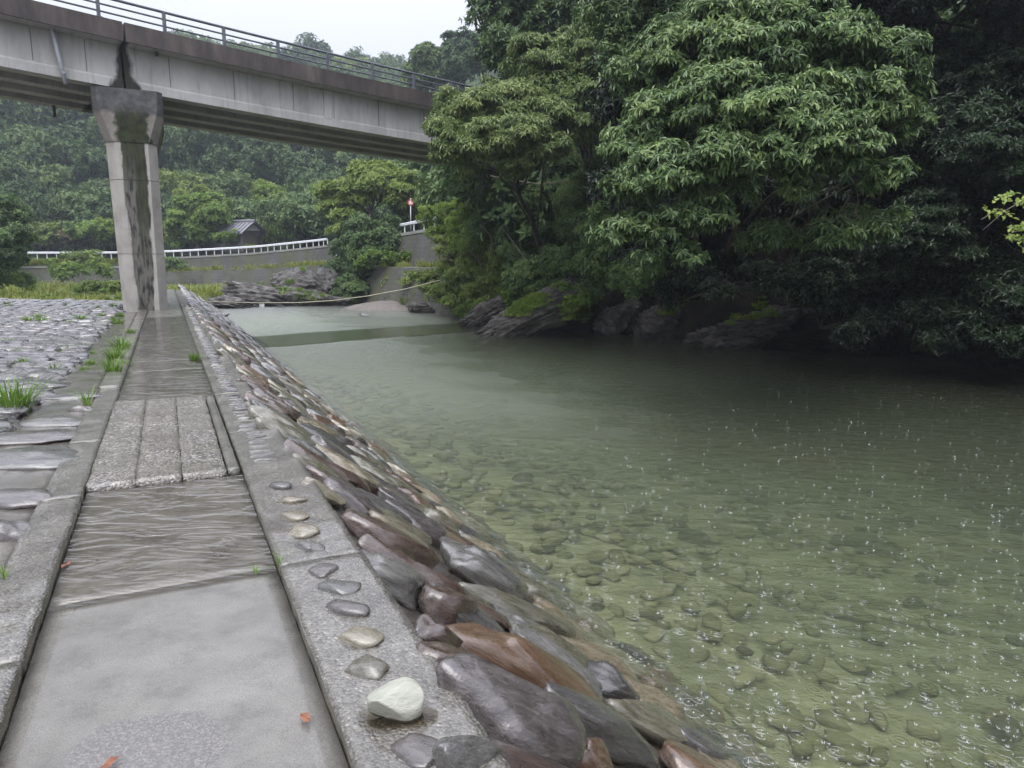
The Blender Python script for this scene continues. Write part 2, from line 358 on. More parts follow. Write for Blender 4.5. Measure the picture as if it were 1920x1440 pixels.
def ex_pier(n, p, mp, c, rr):      # moss and black run down the middle of the nose
    g = n('TexCoord').outputs['Object']; s = n('SeparateXYZ', {0: g})
    stn = n('Mapping', {'Vector': g, 'Scale': (2.2, 2.2, .45)}).outputs[0]
    w = n('TexNoise', {'Vector': stn, 'Scale': 2.5, 'Detail': 6, 'Roughness': .65}).outputs[0]
    x = n('Math', {0: s.outputs['X'], 1: n('Math', {0: w, 1: .36, 2: -.18}, operation='MULTIPLY_ADD').outputs[0]}, operation='ADD').outputs[0]
    x = n('Math', {0: x, 1: .03}, operation='SUBTRACT').outputs[0]
    ax = n('Math', {0: x}, operation='ABSOLUTE').outputs[0]
    z = s.outputs['Z']
    wid = n('MapRange', {'Value': z, 'From Min': 0, 'From Max': 6.5, 'To Min': .25, 'To Max': .38}).outputs[0]
    e = n('Math', {0: wid, 1: ax}, operation='SUBTRACT').outputs[0]
    k = n('MapRange', {'Value': e, 'From Min': -.015, 'From Max': .04}).outputs[0]
    front = n('MapRange', {'Value': s.outputs['Y'], 'From Min': .42, 'From Max': .36}).outputs[0]
    k = n('Math', {0: k, 1: front}, operation='MULTIPLY').outputs[0]
    w2 = n('TexNoise', {'Vector': stn, 'Scale': 5, 'Detail': 6}).outputs[0]
    low = n('MapRange', {'Value': z, 'From Min': 1.0, 'From Max': 3.2}).outputs[0]
    mid = mixc(n, ramp(n, w2, [(.4, 0), (.55, 1)]), (.018, .017, .014), (.13, .125, .11))
    mossc = mixc(n, ramp(n, w2, [(.35, 0), (.62, 1)]), (.009, .010, .004), (.028, .036, .008))
    core = n('MapRange', {'Value': n('Math', {0: x, 1: .04}, operation='SUBTRACT').outputs[0], 'From Min': -.08, 'From Max': .0}).outputs[0]
    hi = n('MapRange', {'Value': z, 'From Min': 3.6, 'From Max': 4.6}).outputs[0]
    mk = n('Math', {0: n('Math', {0: core, 1: hi}, operation='MAXIMUM').outputs[0], 1: low}, operation='MULTIPLY').outputs[0]
    st = mixc(n, mk, mid, mossc)
    n.t.links.new(mixc(n, k, c, st), p.inputs['Base Color'])
M['pier'] = surf('pinkish_pier_concrete', [(.3, (.28, .262, .24)), (.5, (.38, .36, .335)), (.72, (.46, .44, .415))], scale=1.4, rough=(.6, .8), bump=.25, bscale=20, bdist=.01, extra=ex_pier)
def ex_cap(n, p, mp, c, rr):
    g = n('TexCoord').outputs['Object']; s = n('SeparateXYZ', {0: g})
    w = n('TexNoise', {'Vector': g, 'Scale': 3.5, 'Detail': 6, 'Roughness': .65}).outputs[0]
    d = ramp(n, w, [(.3, (.03, .03, .03)), (.5, (.075, .075, .08)), (.7, (.13, .13, .125))])
    up = n('MapRange', {'Value': n('Math', {0: s.outputs['Z'], 1: n('Math', {0: w, 1: .4, 2: -.2}, operation='MULTIPLY_ADD').outputs[0]}, operation='ADD').outputs[0], 'From Min': 5.72, 'From Max': 5.86}).outputs[0]
    x = n('Math', {0: s.outputs['X'], 1: n('Math', {0: w, 1: .5, 2: -.33}, operation='MULTIPLY_ADD').outputs[0]}, operation='ADD').outputs[0]
    k = n('MapRange', {'Value': n('Math', {0: x}, operation='ABSOLUTE').outputs[0], 'From Min': .46, 'From Max': .38}).outputs[0]
    moss = mixc(n, ramp(n, w, [(.4, 0), (.6, 1)]), (.008, .009, .004), (.03, .04, .008))
    o = mixc(n, up, c, d); o = mixc(n, k, o, mixc(n, n('MapRange', {'Value': s.outputs['Z'], 'From Min': 6.1, 'From Max': 5.7}).outputs[0], d, moss))
    n.t.links.new(o, p.inputs['Base Color'])
M['cap'] = surf('stained_pier_cap', [(.3, (.16, .145, .13)), (.55, (.26, .24, .22)), (.75, (.33, .31, .28))], scale=1.8, rough=(.6, .85), bump=.4, bscale=16, bdist=.015, extra=ex_cap)
M['dampmoss'] = surf('black_green_seep', [(.3, (.010, .010, .006)), (.5, (.018, .020, .008)), (.7, (.035, .036, .016))], scale=5, rough=(.3, .6), bump=.6, bscale=18, bdist=.03, coord='World')
def ex_wall(n, p, mp, c, rr):
    uv = n('TexCoord').outputs['UV']
    b = n('TexBrick', {'Vector': uv, 'Color1': (1, 1, 1, 1), 'Color2': (.78, .78, .78, 1), 'Mortar': (.45, .45, .45, 1), 'Scale': 1, 'Mortar Size': .02, 'Brick Width': .42, 'Row Height': .30}, offset=.5)
    c2 = n('Mix', data_type='RGBA', blend_type='MULTIPLY'); n.t.links.new(c, c2.inputs[6]); n.t.links.new(b.outputs[0], c2.inputs[7]); c2.inputs[0].default_value = 1
    st = n('TexNoise', {'Vector': n('Mapping', {'Vector': uv, 'Scale': (.45, .06, 1)}).outputs[0], 'Scale': 1.6, 'Detail': 5}).outputs[0]
    o = mixc(n, ramp(n, st, [(.40, 0), (.56, .85)]), c2.outputs[2], (.048, .050, .022))
    n.t.links.new(o, p.inputs['Base Color'])
M['wall'] = surf('old_block_wall', [(.3, (.036, .037, .036)), (.5, (.060, .060, .060)), (.75, (.095, .095, .097))], scale=.4, rough=(.6, .8), bump=.3, bscale=4, bdist=.05, coord='World', extra=ex_wall)
M['wallcap'] = surf('wall_coping', [(.3, (.16, .16, .15)), (.7, (.28, .28, .26))], scale=1, rough=(.6, .8), coord='World')
M['white'] = surf('white_rail_paint', [(.3, (.62, .64, .68)), (.7, (.78, .79, .82))], scale=3, rough=(.3, .5), bump=.03, coord='World')
M['road'] = surf('asphalt', [(.3, (.04, .04, .042)), (.7, (.07, .07, .07))], scale=5, rough=(.3, .6), coord='World')
M['tile'] = surf('grey_roof_tile', [(.3, (.12, .12, .14)), (.7, (.27, .27, .30))], scale=3, rough=(.3, .5), coord='World')
M['wood'] = surf('weathered_timber_wall', [(.3, (.07, .065, .06)), (.7, (.16, .15, .14))], scale=2, rough=(.6, .9), coord='World', stretch=(1, 1, .3))
M['plaster'] = surf('white_plaster', [(.3, (.5, .5, .5)), (.7, (.7, .7, .7))], scale=1, rough=(.6, .9))
M['glass'] = surf('dark_window_glass', [(.3, (.02, .022, .025)), (.7, (.04, .042, .045))], scale=1, rough=(.05, .1), bump=0)
M['bark'] = surf('wet_bark', [(.3, (.018, .015, .012)), (.55, (.045, .038, .03)), (.75, (.09, .08, .065))], scale=3, rough=(.4, .7), bump=.8, bscale=12, bdist=.03, coord='World', stretch=(1, 1, .3))
M['twig'] = surf('pale_twig', [(.3, (.10, .085, .06)), (.7, (.22, .19, .14))], scale=3, rough=(.5, .8), coord='World')
M['red'] = surf('red_sign_paint', [(.3, (.55, .05, .05)), (.7, (.62, .08, .07))], scale=3, rough=(.3, .5), bump=0)
M['bluewhite'] = surf('pale_blue_panel', [(.35, (.25, .36, .45)), (.6, (.55, .63, .68))], scale=2, rough=(.2, .4), bump=0)
M['rope'] = surf('pale_rope', [(.3, (.40, .37, .28)), (.7, (.55, .52, .40))], scale=8, rough=(.7, .9), coord='World')
M['rust'] = surf('fallen_leaf_brown', [(.3, (.13, .04, .02)), (.7, (.26, .11, .055))], scale=6, rough=(.4, .6))
# foliage
M['lf_oak'] = leafmat('broad_evergreen_leaf', (0.036, 0.068, 0.024), (.102, .172, .066), (0.240, 0.330, 0.120), .18, .36, .0)
M['lf_oak_b'] = leafmat('yellowish_evergreen_leaf', (0.050, 0.090, 0.026), (0.135, 0.200, 0.060), (0.250, 0.310, 0.110), .2, .42, .0)
M['lf_shade'] = leafmat('shade_darkened_leaf', (0.007, 0.016, 0.008), (0.016, 0.034, 0.015), (0.041, 0.072, 0.030), .12, .42, .1)  # forest-interior shadow put into the leaf colour
M['lf_mid'] = leafmat('mid_green_leaf', (0.040, 0.085, 0.024), (0.095, 0.165, 0.048), (0.190, 0.270, 0.085), .25, .5, .25)
M['lf_lime'] = leafmat('lime_green_leaf', (0.077, 0.142, 0.023), (0.168, 0.270, 0.046), (0.307, 0.397, 0.080), .35, .5, .15)
M['lf_yel'] = leafmat('yellow_green_leaf', (0.084, 0.131, 0.027), (0.184, 0.263, 0.056), (0.338, 0.394, 0.096), .3, .5, .2)
M['lf_hill'] = leafmat('hillside_leaf', (0.042, 0.085, 0.030), (0.100, 0.170, 0.056), (0.190, 0.260, 0.090), .2, .55, .34)
M['lf_brown'] = leafmat('reddish_shrub_leaf', (0.092, 0.072, 0.037), (0.184, 0.158, 0.076), (0.289, 0.272, 0.127), .2, .55, .2)
M['grass'] = leafmat('bright_grass_blade', (.07, .14, .02), (.14, .25, .035), (.24, .34, .07), .35, .45, .15)
M['ygrass'] = leafmat('yellow_green_grass', (.09, .12, .02), (.20, .25, .045), (.34, .36, .09), .35, .5, .15)

# ------------------------------------------------------------------ foliage builder
def norm(a): return a / np.maximum(np.linalg.norm(a, axis=-1, keepdims=True), 1e-9)
def leaves(C, A, k, L, Wd, droop, rs, tint, fold=.22, six=False, spread=1.0):
    """C (n,3) shoot tips, A (n,3) shoot axes, k leaves each -> V,F,tint"""
    n = len(C)
    up = np.array([0, 0, 1.]); ref = np.where(np.abs(A[:, 2:3]) < .9, up, np.array([1., 0, 0]))
    e1 = norm(np.cross(A, ref)); e2 = np.cross(A, e1)
    th = (rs.rand(n, 1) * 6.28 + np.arange(k)[None] * (6.283 / k) + rs.normal(size=(n, k)) * .3)[..., None]
    rad = e1[:, None] * np.cos(th) + e2[:, None] * np.sin(th)
    d = norm(A[:, None] * (.25 + .5 * rs.rand(n, k, 1)) + rad * spread + np.array([0, 0, -1.]) * droop * (.4 + rs.rand(n, k, 1)))
    nn = norm(A[:, None] + .35 * rs.normal(size=(n, k, 3)) + np.array([0, 0, .3]))
    sd_ = norm(np.cross(d, nn)); nn = np.cross(sd_, d)
    Ls = L * (.5 + .85 * rs.rand(n, k, 1)); Ws = Wd * (.8 + .4 * rs.rand(n, k, 1))
    b = C[:, None] + d * Ls * .06 + A[:, None] * Ls * .3 * (rs.rand(n, k, 1) - .6)
    tip = b + d * Ls - nn * Ls * .12
    if six:
        m1 = b + d * Ls * .28 + nn * Ws * fold; m2 = b + d * Ls * .66 + nn * Ws * fold * .6
        V = np.stack([b, m1 - sd_ * Ws * .45, m2 - sd_ * Ws * .42, tip, m2 + sd_ * Ws * .42, m1 + sd_ * Ws * .45], 2)
        F0 = np.array([[0, 1, 2], [0, 2, 3], [0, 3, 4], [0, 4, 5]]); q = 6
    else:
        m1 = b + d * Ls * .45 + nn * Ws * fold
        V = np.stack([b, m1 - sd_ * Ws * .5, tip, m1 + sd_ * Ws * .5], 2); F0 = np.array([[0, 1, 2], [0, 2, 3]]); q = 4
    V = V.reshape(-1, 3); nl = n * k
    F = (F0[None] + (np.arange(nl) * q)[:, None, None]).reshape(-1, 3)
    T = np.repeat(np.clip(tint[:, None] + rs.normal(size=(n, k)) * .19, 0, 1).reshape(-1), q)
    return V, F, T
def crown(name, lobes, n, k, L, Wd, droop, seed, mat, parent=None, six=False, flat=.62, inner=.25, sub=16, up=.35, tintb=.42, spread=1.0, subr=.42, lowcut=-.55):
    rs = np.random.RandomState(seed); lb = np.array(lobes, dtype=float)
    if lb.shape[1] == 4: lb = np.concatenate([lb, lb[:, 3:4] * .8], 1)
    w = lb[:, 3] ** 2; w = w / w.sum()
    # sub clumps on the lobes
    ns = max(6, int(sub * len(lb))); li = rs.choice(len(lb), ns, p=w)
    dr = norm(rs.normal(size=(ns, 3))); dr[:, 2] = np.where(dr[:, 2] < lowcut, -dr[:, 2], dr[:, 2])
    ctr = lb[li, :3] + dr * np.stack([lb[li, 3], lb[li, 3], lb[li, 4]], 1) * (.62 + .35 * rs.rand(ns, 1))
    sr = lb[li, 3] * subr * (.6 + .8 * rs.rand(ns)); stint = rs.normal(size=ns) * .12
    ni = int(n * inner); no = n - ni
    ci = rs.choice(ns, no, p=sr ** 2 / (sr ** 2).sum())
    d2 = norm(rs.normal(size=(no, 3))); d2[:, 2] = np.where(d2[:, 2] < -.35, -d2[:, 2], d2[:, 2])
    C = ctr[ci] + d2 * (sr[ci, None] * np.array([1, 1, flat])) * (.55 + .55 * rs.rand(no, 1))
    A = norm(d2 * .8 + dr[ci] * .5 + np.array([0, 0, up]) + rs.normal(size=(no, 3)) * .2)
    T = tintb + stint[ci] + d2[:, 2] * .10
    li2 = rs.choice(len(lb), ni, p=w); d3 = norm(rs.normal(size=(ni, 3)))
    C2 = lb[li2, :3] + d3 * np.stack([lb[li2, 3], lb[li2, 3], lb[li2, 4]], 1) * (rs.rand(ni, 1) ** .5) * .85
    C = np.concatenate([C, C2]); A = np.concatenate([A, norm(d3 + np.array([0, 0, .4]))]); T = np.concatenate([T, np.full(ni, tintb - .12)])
    V, F, T = leaves(C, A, k, L, Wd, droop, rs, T, six=six, spread=spread)
    me = fast_mesh(name, V, F, T, smooth=False)
    return obj(name, me, mat, parent)
def limbs(mb, base, lobes, r0, rng, trunk_to=None, n=7):
    base = Vector(base); cs = [Vector(l[:3]) for l in lobes]; c = sum(cs, Vector()) / len(cs)
    top = Vector(trunk_to) if trunk_to else base.lerp(c, .75)
    pts = [base + Vector((0, 0, -.3))]
    for i in range(1, 6):
        f = i / 5; p = base.lerp(top, f) + Vector((rng.uniform(-1, 1), rng.uniform(-1, 1), 0)) * r0 * .8; pts.append(p)
    mb.tube(pts, [r0 * (1.25 - .75 * i / 5) for i in range(6)], n)
    for i, l in enumerate(cs):
        a = pts[rng.randint(2, 5)]; m = a.lerp(l, .5) + Vector((rng.uniform(-.15, .15), rng.uniform(-.15, .15), (l - a).length * .12))
        ra = r0 * rng.uniform(.28, .42)
        mb.tube([a, a.lerp(m, .5) + Vector((0, 0, .04)), m, m.lerp(l, .6), l], [ra, ra * .8, ra * .6, ra * .4, ra * .15], 5)
        for q in range(3):
            e = l + Vector((rng.uniform(-1, 1), rng.uniform(-1, 1), rng.uniform(-.3, .8))) * lobes[i][3] * .8
            s0 = m.lerp(l, rng.uniform(.2, .9)); mb.tube([s0, s0.lerp(e, .5) + Vector((0, 0, .05)), e], [ra * .25, ra * .18, ra * .06], 4)
def tree(name, label, cat, group, lobes, base, r0, mat, n, k, L, Wd, droop, seed, **kw):
    root = empty(name, base, label, cat, group)
    rng = random.Random(seed); mb = MB(); limbs(mb, base, lobes, r0, rng, kw.pop('trunk_to', None))
    wpart(mb, 'trunk', M['bark'], root, True)
    c = crown('crown', lobes, n, k, L, Wd, droop, seed, mat, None, **kw); child_of(c, root)
    return root
def PX(lst): return [tuple(at(a, b, Y)) + (r,) for a, b, Y, r in lst]

# ------------------------------------------------------------------ haze
hz = MB().box((0, 120, 42), (520, 420, 96)).mesh('haze')
hm, t_ = nt('rain_haze'); n_ = N(t_)
pv = n_('VolumePrincipled', {'Color': (.80, .88, 1.0, 1), 'Density': .0008, 'Anisotropy': .3})
t_.links.new(pv.outputs[0], n_('OutputMaterial').inputs['Volume'])
tag(obj('haze', hz, hm), kind='stuff')

# ------------------------------------------------------------------ terrain sheets
gs = MB(); gs.add([(-700, -300, -5.0), (700, -300, -5.0), (700, 1000, -5.0), (-700, 1000, -5.0)], [(0, 1, 2, 3)])
tag(gs.build('ground', M['soil']), kind='structure')
bpy.data.objects['haze'].location.z = 0     # bottom at -6

def polyline(pts, step):
    pts = [Vector(p) for p in pts]; out = []
    for a, b in zip(pts[:-1], pts[1:]):
        k = max(1, int((b - a).length / step)); out += [a.lerp(b, i / k) for i in range(k)]
    out.append(pts[-1])
    for _ in range(3):
        out = [out[0]] + [(out[i - 1] + out[i] * 2 + out[i + 1]) / 4 for i in range(1, len(out) - 1)] + [out[-1]]
    return out
def strip(name, line, prof, noise=.3, nscale=.5, mult=None, seed=1, kind='structure', mat=None, dsub=4, zbase=None):
    """terrain strip from a line outward (left of its heading); prof = [(distance, height)]"""
    n = len(line); nor = []
    for i in range(n):
        d = line[min(i + 3, n - 1)] - line[max(i - 3, 0)]; d = Vector((d[0], d[1], 0)).normalized(); nor.append(Vector((-d.y, d.x, 0)))
    ds = []
    for (a, za), (b, zb) in zip(prof[:-1], prof[1:]): ds += [(a + (b - a) * i / dsub, za + (zb - za) * i / dsub) for i in range(dsub)]
    ds.append(prof[-1])
    P = np.array([[list(line[i] + nor[i] * d + Vector((0, 0, z * (mult[i] if mult else 1)))) for d, z in ds] for i in range(n)])
    q = P.reshape(-1, 3); am = np.array([min(1, abs(d) / 2) for d, z in ds])
    nn = fbm(q * nscale, seed, 4).reshape(P.shape[:2]); n2 = fbm(q * nscale + 31, seed + 5, 4).reshape(P.shape[:2])
    P[..., 2] += nn * noise * am; P[..., 0] += n2 * noise * .8 * am
    o = obj(name, grid_mesh(name, P), mat)
    if kind: tag(o, kind=kind)
    return o, P, nor

# river bed
gx = np.arange(-60, 46, .6); gy = np.arange(-12, 96, .6)
X, Y = np.meshgrid(gx, gy, indexing='ij'); T_ = X * QD.x + Y * QD.y
d0 = np.clip((T_ - 3.6) / 5.5, 0, 1); Z = -2.35 - 1.0 * (d0 * d0 * (3 - 2 * d0))
Z = Z - np.clip((T_ - 9) / 8, 0, 1) * .7
bp_ = np.stack([X.ravel(), Y.ravel(), np.zeros(X.size)], 1)
Z += .22 * fbm(bp_ * .55, 5, 4).reshape(Z.shape)
tag(obj('riverbed', grid_mesh('riverbed', np.stack([X, Y, Z], -1)), M['bed']), kind='structure')

# right bank: waterline read from the view, hillside behind
wl = [(-60, -60)]
wlp = [on(px, py, WATER) for px, py in [(838, 588), (872, 596), (925, 611), (1000, 617), (1110, 621), (1190, 628), (1290, 637), (1400, 650), (1500, 655), (1600, 656), (1700, 661), (1800, 669), (1920, 692), (2150, 760), (2500, 880)]]
wlp = [Vector((-3.5, 44, WATER)), Vector((-3.2, 40, WATER))] + wlp + [wlp[-1] + Vector((3, -9, 0))]
bank = polyline(wlp, .8)
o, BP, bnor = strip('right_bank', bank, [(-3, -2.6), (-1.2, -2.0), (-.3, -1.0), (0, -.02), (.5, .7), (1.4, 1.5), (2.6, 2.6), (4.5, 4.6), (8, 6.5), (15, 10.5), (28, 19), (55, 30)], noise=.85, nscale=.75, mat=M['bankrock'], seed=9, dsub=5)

# the road wall at the far side, road and hillside behind
wpx = [(-260, 58, 1.7), (-60, 66, 1.7), (60, 72, 1.7), (230, 74, 1.75), (330, 75, 1.9), (480, 75, 2.35), (600, 72, 2.95), (690, 64, 3.35), (745, 54, 3.45), (840, 47, 3.75), (950, 42, 4.1), (1150, 38, 4.6)]
wpt = [Vector(((px - 960) * Y_ / 1340, Y_, z)) for px, Y_, z in wpx]
wline = polyline(wpt, .78)
wnor = []
for i in range(len(wline)):
    d = wline[min(i + 3, len(wline) - 1)] - wline[max(i - 3, 0)]; d.z = 0; d.normalize(); wnor.append(Vector((-d.y, d.x, 0)))
strip('road', [w + wnor[i] * .35 + Vector((0, 0, -.02)) for i, w in enumerate(wline)], [(0, 0), (4.5, 0)], noise=0, mat=M['road'], dsub=1)
hm_ = []
for w in wline:
    px = pix(w)[0]; hm_.append(np.interp(px, [-200, 300, 480, 620, 720, 800, 1000], [1.0, .95, .84, .78, .78, .95, 1.05]))
hl = [w + wnor[i] * 4.85 for i, w in enumerate(wline)]
o, HP, _ = strip('hillside', hl, [(0, 0), (4, .3), (9, 1.2), (20, 5.5), (40, 16), (80, 33), (130, 52), (160, 56), (230, 57)], noise=2.2, nscale=.06, mat=M['hillcover'], mult=hm_, seed=21, dsub=6)
def hill(u, d):        # point on the hillside: u 0..1 along, d 0..1 across
    i = u * (HP.shape[0] - 1.001); j = d * (HP.shape[1] - 1.001); a, b = int(i), int(j); fi, fj = i - a, j - b
    return Vector(HP[a, b] * (1 - fi) * (1 - fj) + HP[a + 1, b] * fi * (1 - fj) + HP[a, b + 1] * (1 - fi) * fj + HP[a + 1, b + 1] * fi * fj)

# river water: closed body with a rain-dimpled face, calm where the deck shelters it
wm, t_ = nt('river_water'); n_ = N(t_)
pos = n_('NewGeometry').outputs['Position']
sx_ = n_('SeparateXYZ', {0: pos})
# distance across the bridge line
BD = Vector((.769, .638, 0)).normalized(); BN = Vector((-BD.y, BD.x, 0))
dd = n_('VectorMath', {0: n_('VectorMath', {0: pos, 1: (-10.5, 22.4, 0)}, operation='SUBTRACT').outputs[0], 1: tuple(BN)}, operation='DOT_PRODUCT').outputs['Value']
wob = n_('TexNoise', {'Vector': pos, 'Scale': .8, 'Detail': 3}).outputs[0]
dd = n_('Math', {0: dd, 1: n_('Math', {0: wob, 1: .8, 2: -.4}, operation='MULTIPLY_ADD').outputs[0]}, operation='ADD').outputs[0]
c1 = n_('MapRange', {'Value': dd, 'From Min': .55, 'From Max': 1.0}, interpolation_type='SMOOTHSTEP').outputs[0]
c2 = n_('MapRange', {'Value': dd, 'From Min': 4.6, 'From Max': 5.2, 'To Min': 1, 'To Max': 0}, interpolation_type='SMOOTHSTEP').outputs[0]
calm = n_('Math', {0: c1, 1: c2}, operation='MULTIPLY').outputs[0]
tq = n_('VectorMath', {0: pos, 1: tuple(QD)}, operation='DOT_PRODUCT').outputs['Value']
ch = n_('MapRange', {'Value': n_('Math', {0: tq, 1: n_('Math', {0: wob, 1: 5.0, 2: -2.5}, operation='MULTIPLY_ADD').outputs[0]}, operation='ADD').outputs[0], 'From Min': 5.5, 'From Max': 10.5, 'To Min': 1, 'To Max': 0}, interpolation_type='SMOOTHSTEP').outputs[0]
ch = n_('Math', {0: ch, 1: n_('MapRange', {'Value': sx_.outputs['Y'], 'From Min': 7, 'From Max': 15, 'To Min': 0, 'To Max': 1}).outputs[0]}, operation='MULTIPLY').outputs[0]
ch2 = n_('MapRange', {'Value': sx_.outputs['Y'], 'From Min': 26, 'From Max': 34, 'To Min': 0, 'To Max': .55}).outputs[0]
chop = n_('Math', {0: ch, 1: ch2}, operation='MAXIMUM').outputs[0]
nocalm = n_('Math', {0: 1.0, 1: calm}, operation='SUBTRACT').outputs[0]
chop = n_('Math', {0: chop, 1: nocalm}, operation='MULTIPLY').outputs[0]
amp = n_('MapRange', {'Value': calm, 'To Min': 1, 'To Max': .10}).outputs[0]
amp = n_('Math', {0: amp, 1: n_('MapRange', {'Value': chop, 'To Min': .7, 'To Max': 1.25}).outputs[0]}, operation='MULTIPLY').outputs[0]
v1 = n_('TexVoronoi', {'Vector': pos, 'Scale': 4.2}).outputs['Distance']
v2 = n_('TexVoronoi', {'Vector': n_('VectorMath', {0: pos, 1: (3.3, 1.7, 0)}, operation='ADD').outputs[0], 'Scale': 7.5}).outputs['Distance']
def rings(v, fr):
    a = n_('Math', {0: n_('Math', {0: v, 1: fr}, operation='MULTIPLY').outputs[0]}, operation='SINE').outputs[0]
    f = n_('MapRange', {'Value': v, 'From Min': 0, 'From Max': .42, 'To Min': 1, 'To Max': 0}).outputs[0]
    return n_('Math', {0: a, 1: f}, operation='MULTIPLY').outputs[0]
h = n_('Math', {0: rings(v1, 48), 1: n_('Math', {0: rings(v2, 40), 1: .6}, operation='MULTIPLY').outputs[0]}, operation='ADD').outputs[0]
fl = n_('TexNoise', {'Vector': n_('Mapping', {'Vector': pos, 'Rotation': (0, 0, R(25)), 'Scale': (1.0, 1.7, 1)}).outputs[0], 'Scale': 2.6, 'Detail': 7, 'Roughness': .6}).outputs[0]
h = n_('Math', {0: h, 1: .30, 2: 0}, operation='MULTIPLY_ADD').outputs[0]
h = n_('Math', {0: h, 1: n_('Math', {0: fl, 1: 3.4}, operation='MULTIPLY').outputs[0]}, operation='ADD').outputs[0]
h = n_('Math', {0: h, 1: amp}, operation='MULTIPLY').outputs[0]
bmp = n_('Bump', {'Height': h, 'Strength': 1, 'Distance': .034}).outputs[0]
gr = n_('Math', {0: n_('MapRange', {'Value': calm, 'To Min': .13, 'To Max': .03}).outputs[0], 1: n_('MapRange', {'Value': chop, 'To Min': 0, 'To Max': .24}).outputs[0]}, operation='ADD').outputs[0]
gl = n_('BsdfGlossy', {'Color': (1, 1, 1, 1), 'Roughness': gr, 'Normal': bmp})
tr = n_('BsdfTransparent', {'Color': (.97, 1, .98, 1)})
fr = n_('Fresnel', {'IOR': 1.33, 'Normal': bmp}).outputs[0]
ms = n_('MixShader', {0: fr, 1: tr.outputs[0], 2: gl.outputs[0]})
va = n_('VolumePrincipled', {'Color': (.40, .45, .30, 1), 'Absorption Color': (.46, .62, .34, 1), 'Density': .27, 'Anisotropy': .2})
om = n_('OutputMaterial', {'Surface': ms.outputs[0], 'Volume': va.outputs[0]})
pl = [W(-6, 2.4), W(52, 2.4), Vector((-38, 62, 0)), Vector((-14, 66, 0)), Vector((2, 60, 0)), Vector((34, 34, 0)), Vector((34, -8, 0))]
mb = MB(); mb.prism([(p.x, p.y, WATER) for p in pl], (0, 0, -3.3)); tag(mb.build('river_water', wm), kind='structure')

# ------------------------------------------------------------------ path, kerbs, revetment, apron
root_path = tag(empty('path', (0, 0, 0)), kind='structure')
def block(name, s0, s1, t0, t1, z1, z0, mat, parent, amp=.004, ds=.05, dt=.05, wav=0, seed=3, gap=.004):
    s0 += gap; s1 -= gap; t0 += gap * .5; t1 -= gap * .5
    ns = max(2, int((s1 - s0) / ds)); nt_ = max(2, int((t1 - t0) / dt))
    ss = np.linspace(s0, s1, ns + 1); tt = np.linspace(t0, t1, nt_ + 1)
    tt = np.concatenate([[t0, t0], tt, [t1, t1]]); zz = np.concatenate([[z0, (z0 + z1) / 2], [z1 - .004], np.full(nt_ - 1, z1), [z1 - .004], [(z0 + z1) / 2, z0]])
    ss = np.concatenate([[s0, s0], ss, [s1, s1]]); zs = np.concatenate([[-9, -.5], np.zeros(ns + 1), [-.5, -9]])
    Sg, Tg = np.meshgrid(ss, tt, indexing='ij'); Zg = np.repeat(zz[None], len(ss), 0)
    Zg = np.where(zs[:, None] < -5, z0, np.where(zs[:, None] < 0, np.minimum(Zg, (z0 + z1) / 2), Zg))
    P = np.stack([Sg, Tg, Zg], -1).reshape(-1, 3)
    nz_ = fbm(P * np.array([1 / .05, 1 / .05, 1 / .05]), seed, 3); n2 = fbm(P * 14 + 9, seed + 2, 3); n3 = fbm(P * 6 + 4, seed + 3, 2)
    P[:, 2] += nz_ * amp + n3 * wav
    ed = (P[:, 1] < t0 + 1e-4) | (P[:, 1] > t1 - 1e-4); P[:, 1] += np.where(ed, n2 * amp * 1.6, n2 * amp * .3); P[:, 0] += n3 * amp * .5
    Wd = P[:, 0:1] * np.array([[PD.x, PD.y, 0]]) + P[:, 1:2] * np.array([[QD.x, QD.y, 0]]); Wd[:, 2] = P[:, 2]
    o = obj(name, grid_mesh(name, Wd.reshape(*Sg.shape, 3)), mat, parent); return o
sl = [.3, 3.51, 5.23]
for a, b in zip(sl[:-1], sl[1:]): block('slab', a, b, -.575, .39, 0, -.12, M['slab'], root_path, .0012, .08, .08, .003)
far = [8.38, 10.9, 12.0, 15.6, 19.5, 23.5, 28, 33, 38, 43]
for a, b in zip(far[:-1], far[1:]): block('slab', a, b, -.575, .39, 0, -.12, M['slab'], root_path, .0015, .15, .12, .003)
ts = [-.575, -.285, .0, .285]
for k in range(3):
    block('aggregate_strip', 5.23, 8.38, ts[k] + .002, ts[k + 1], .052, -.1, M['agg'], root_path, .006, .03, .03, .003, seed=5 + k, gap=.003)
block('edging', 5.23, 8.38, .295, .375, .05, -.1, M['kerb'], root_path, .004, .05, .03)
wf, t_ = nt('thin_water_film'); n_ = N(t_)
pos = n_('NewGeometry').outputs['Position']
mpw = n_('Mapping', {'Vector': pos, 'Rotation': (0, 0, R(-18)), 'Scale': (.8, 2.4, 1)}).outputs[0]
w0 = n_('TexNoise', {'Vector': mpw, 'Scale': 3.2, 'Detail': 3, 'Roughness': .5, 'Distortion': .6}).outputs[0]
w1 = n_('Math', {0: n_('Math', {0: 1.0, 1: n_('Math', {0: n_('Math', {0: w0, 1: 14.0}, operation='MULTIPLY').outputs[0]}, operation='SINE').outputs[0]}, operation='ADD').outputs[0], 1: 2.5}, operation='POWER').outputs[0]
bw = n_('Bump', {'Height': w1, 'Strength': 1, 'Distance': .0012}).outputs[0]
ms = n_('MixShader', {0: n_('Fresnel', {'IOR': 1.38}).outputs[0], 1: n_('BsdfTransparent', {'Color': (1, .985, .95, 1)}).outputs[0], 2: n_('BsdfGlossy', {'Roughness': .06, 'Normal': bw}).outputs[0]})
n_('OutputMaterial', {'Surface': ms.outputs[0]})
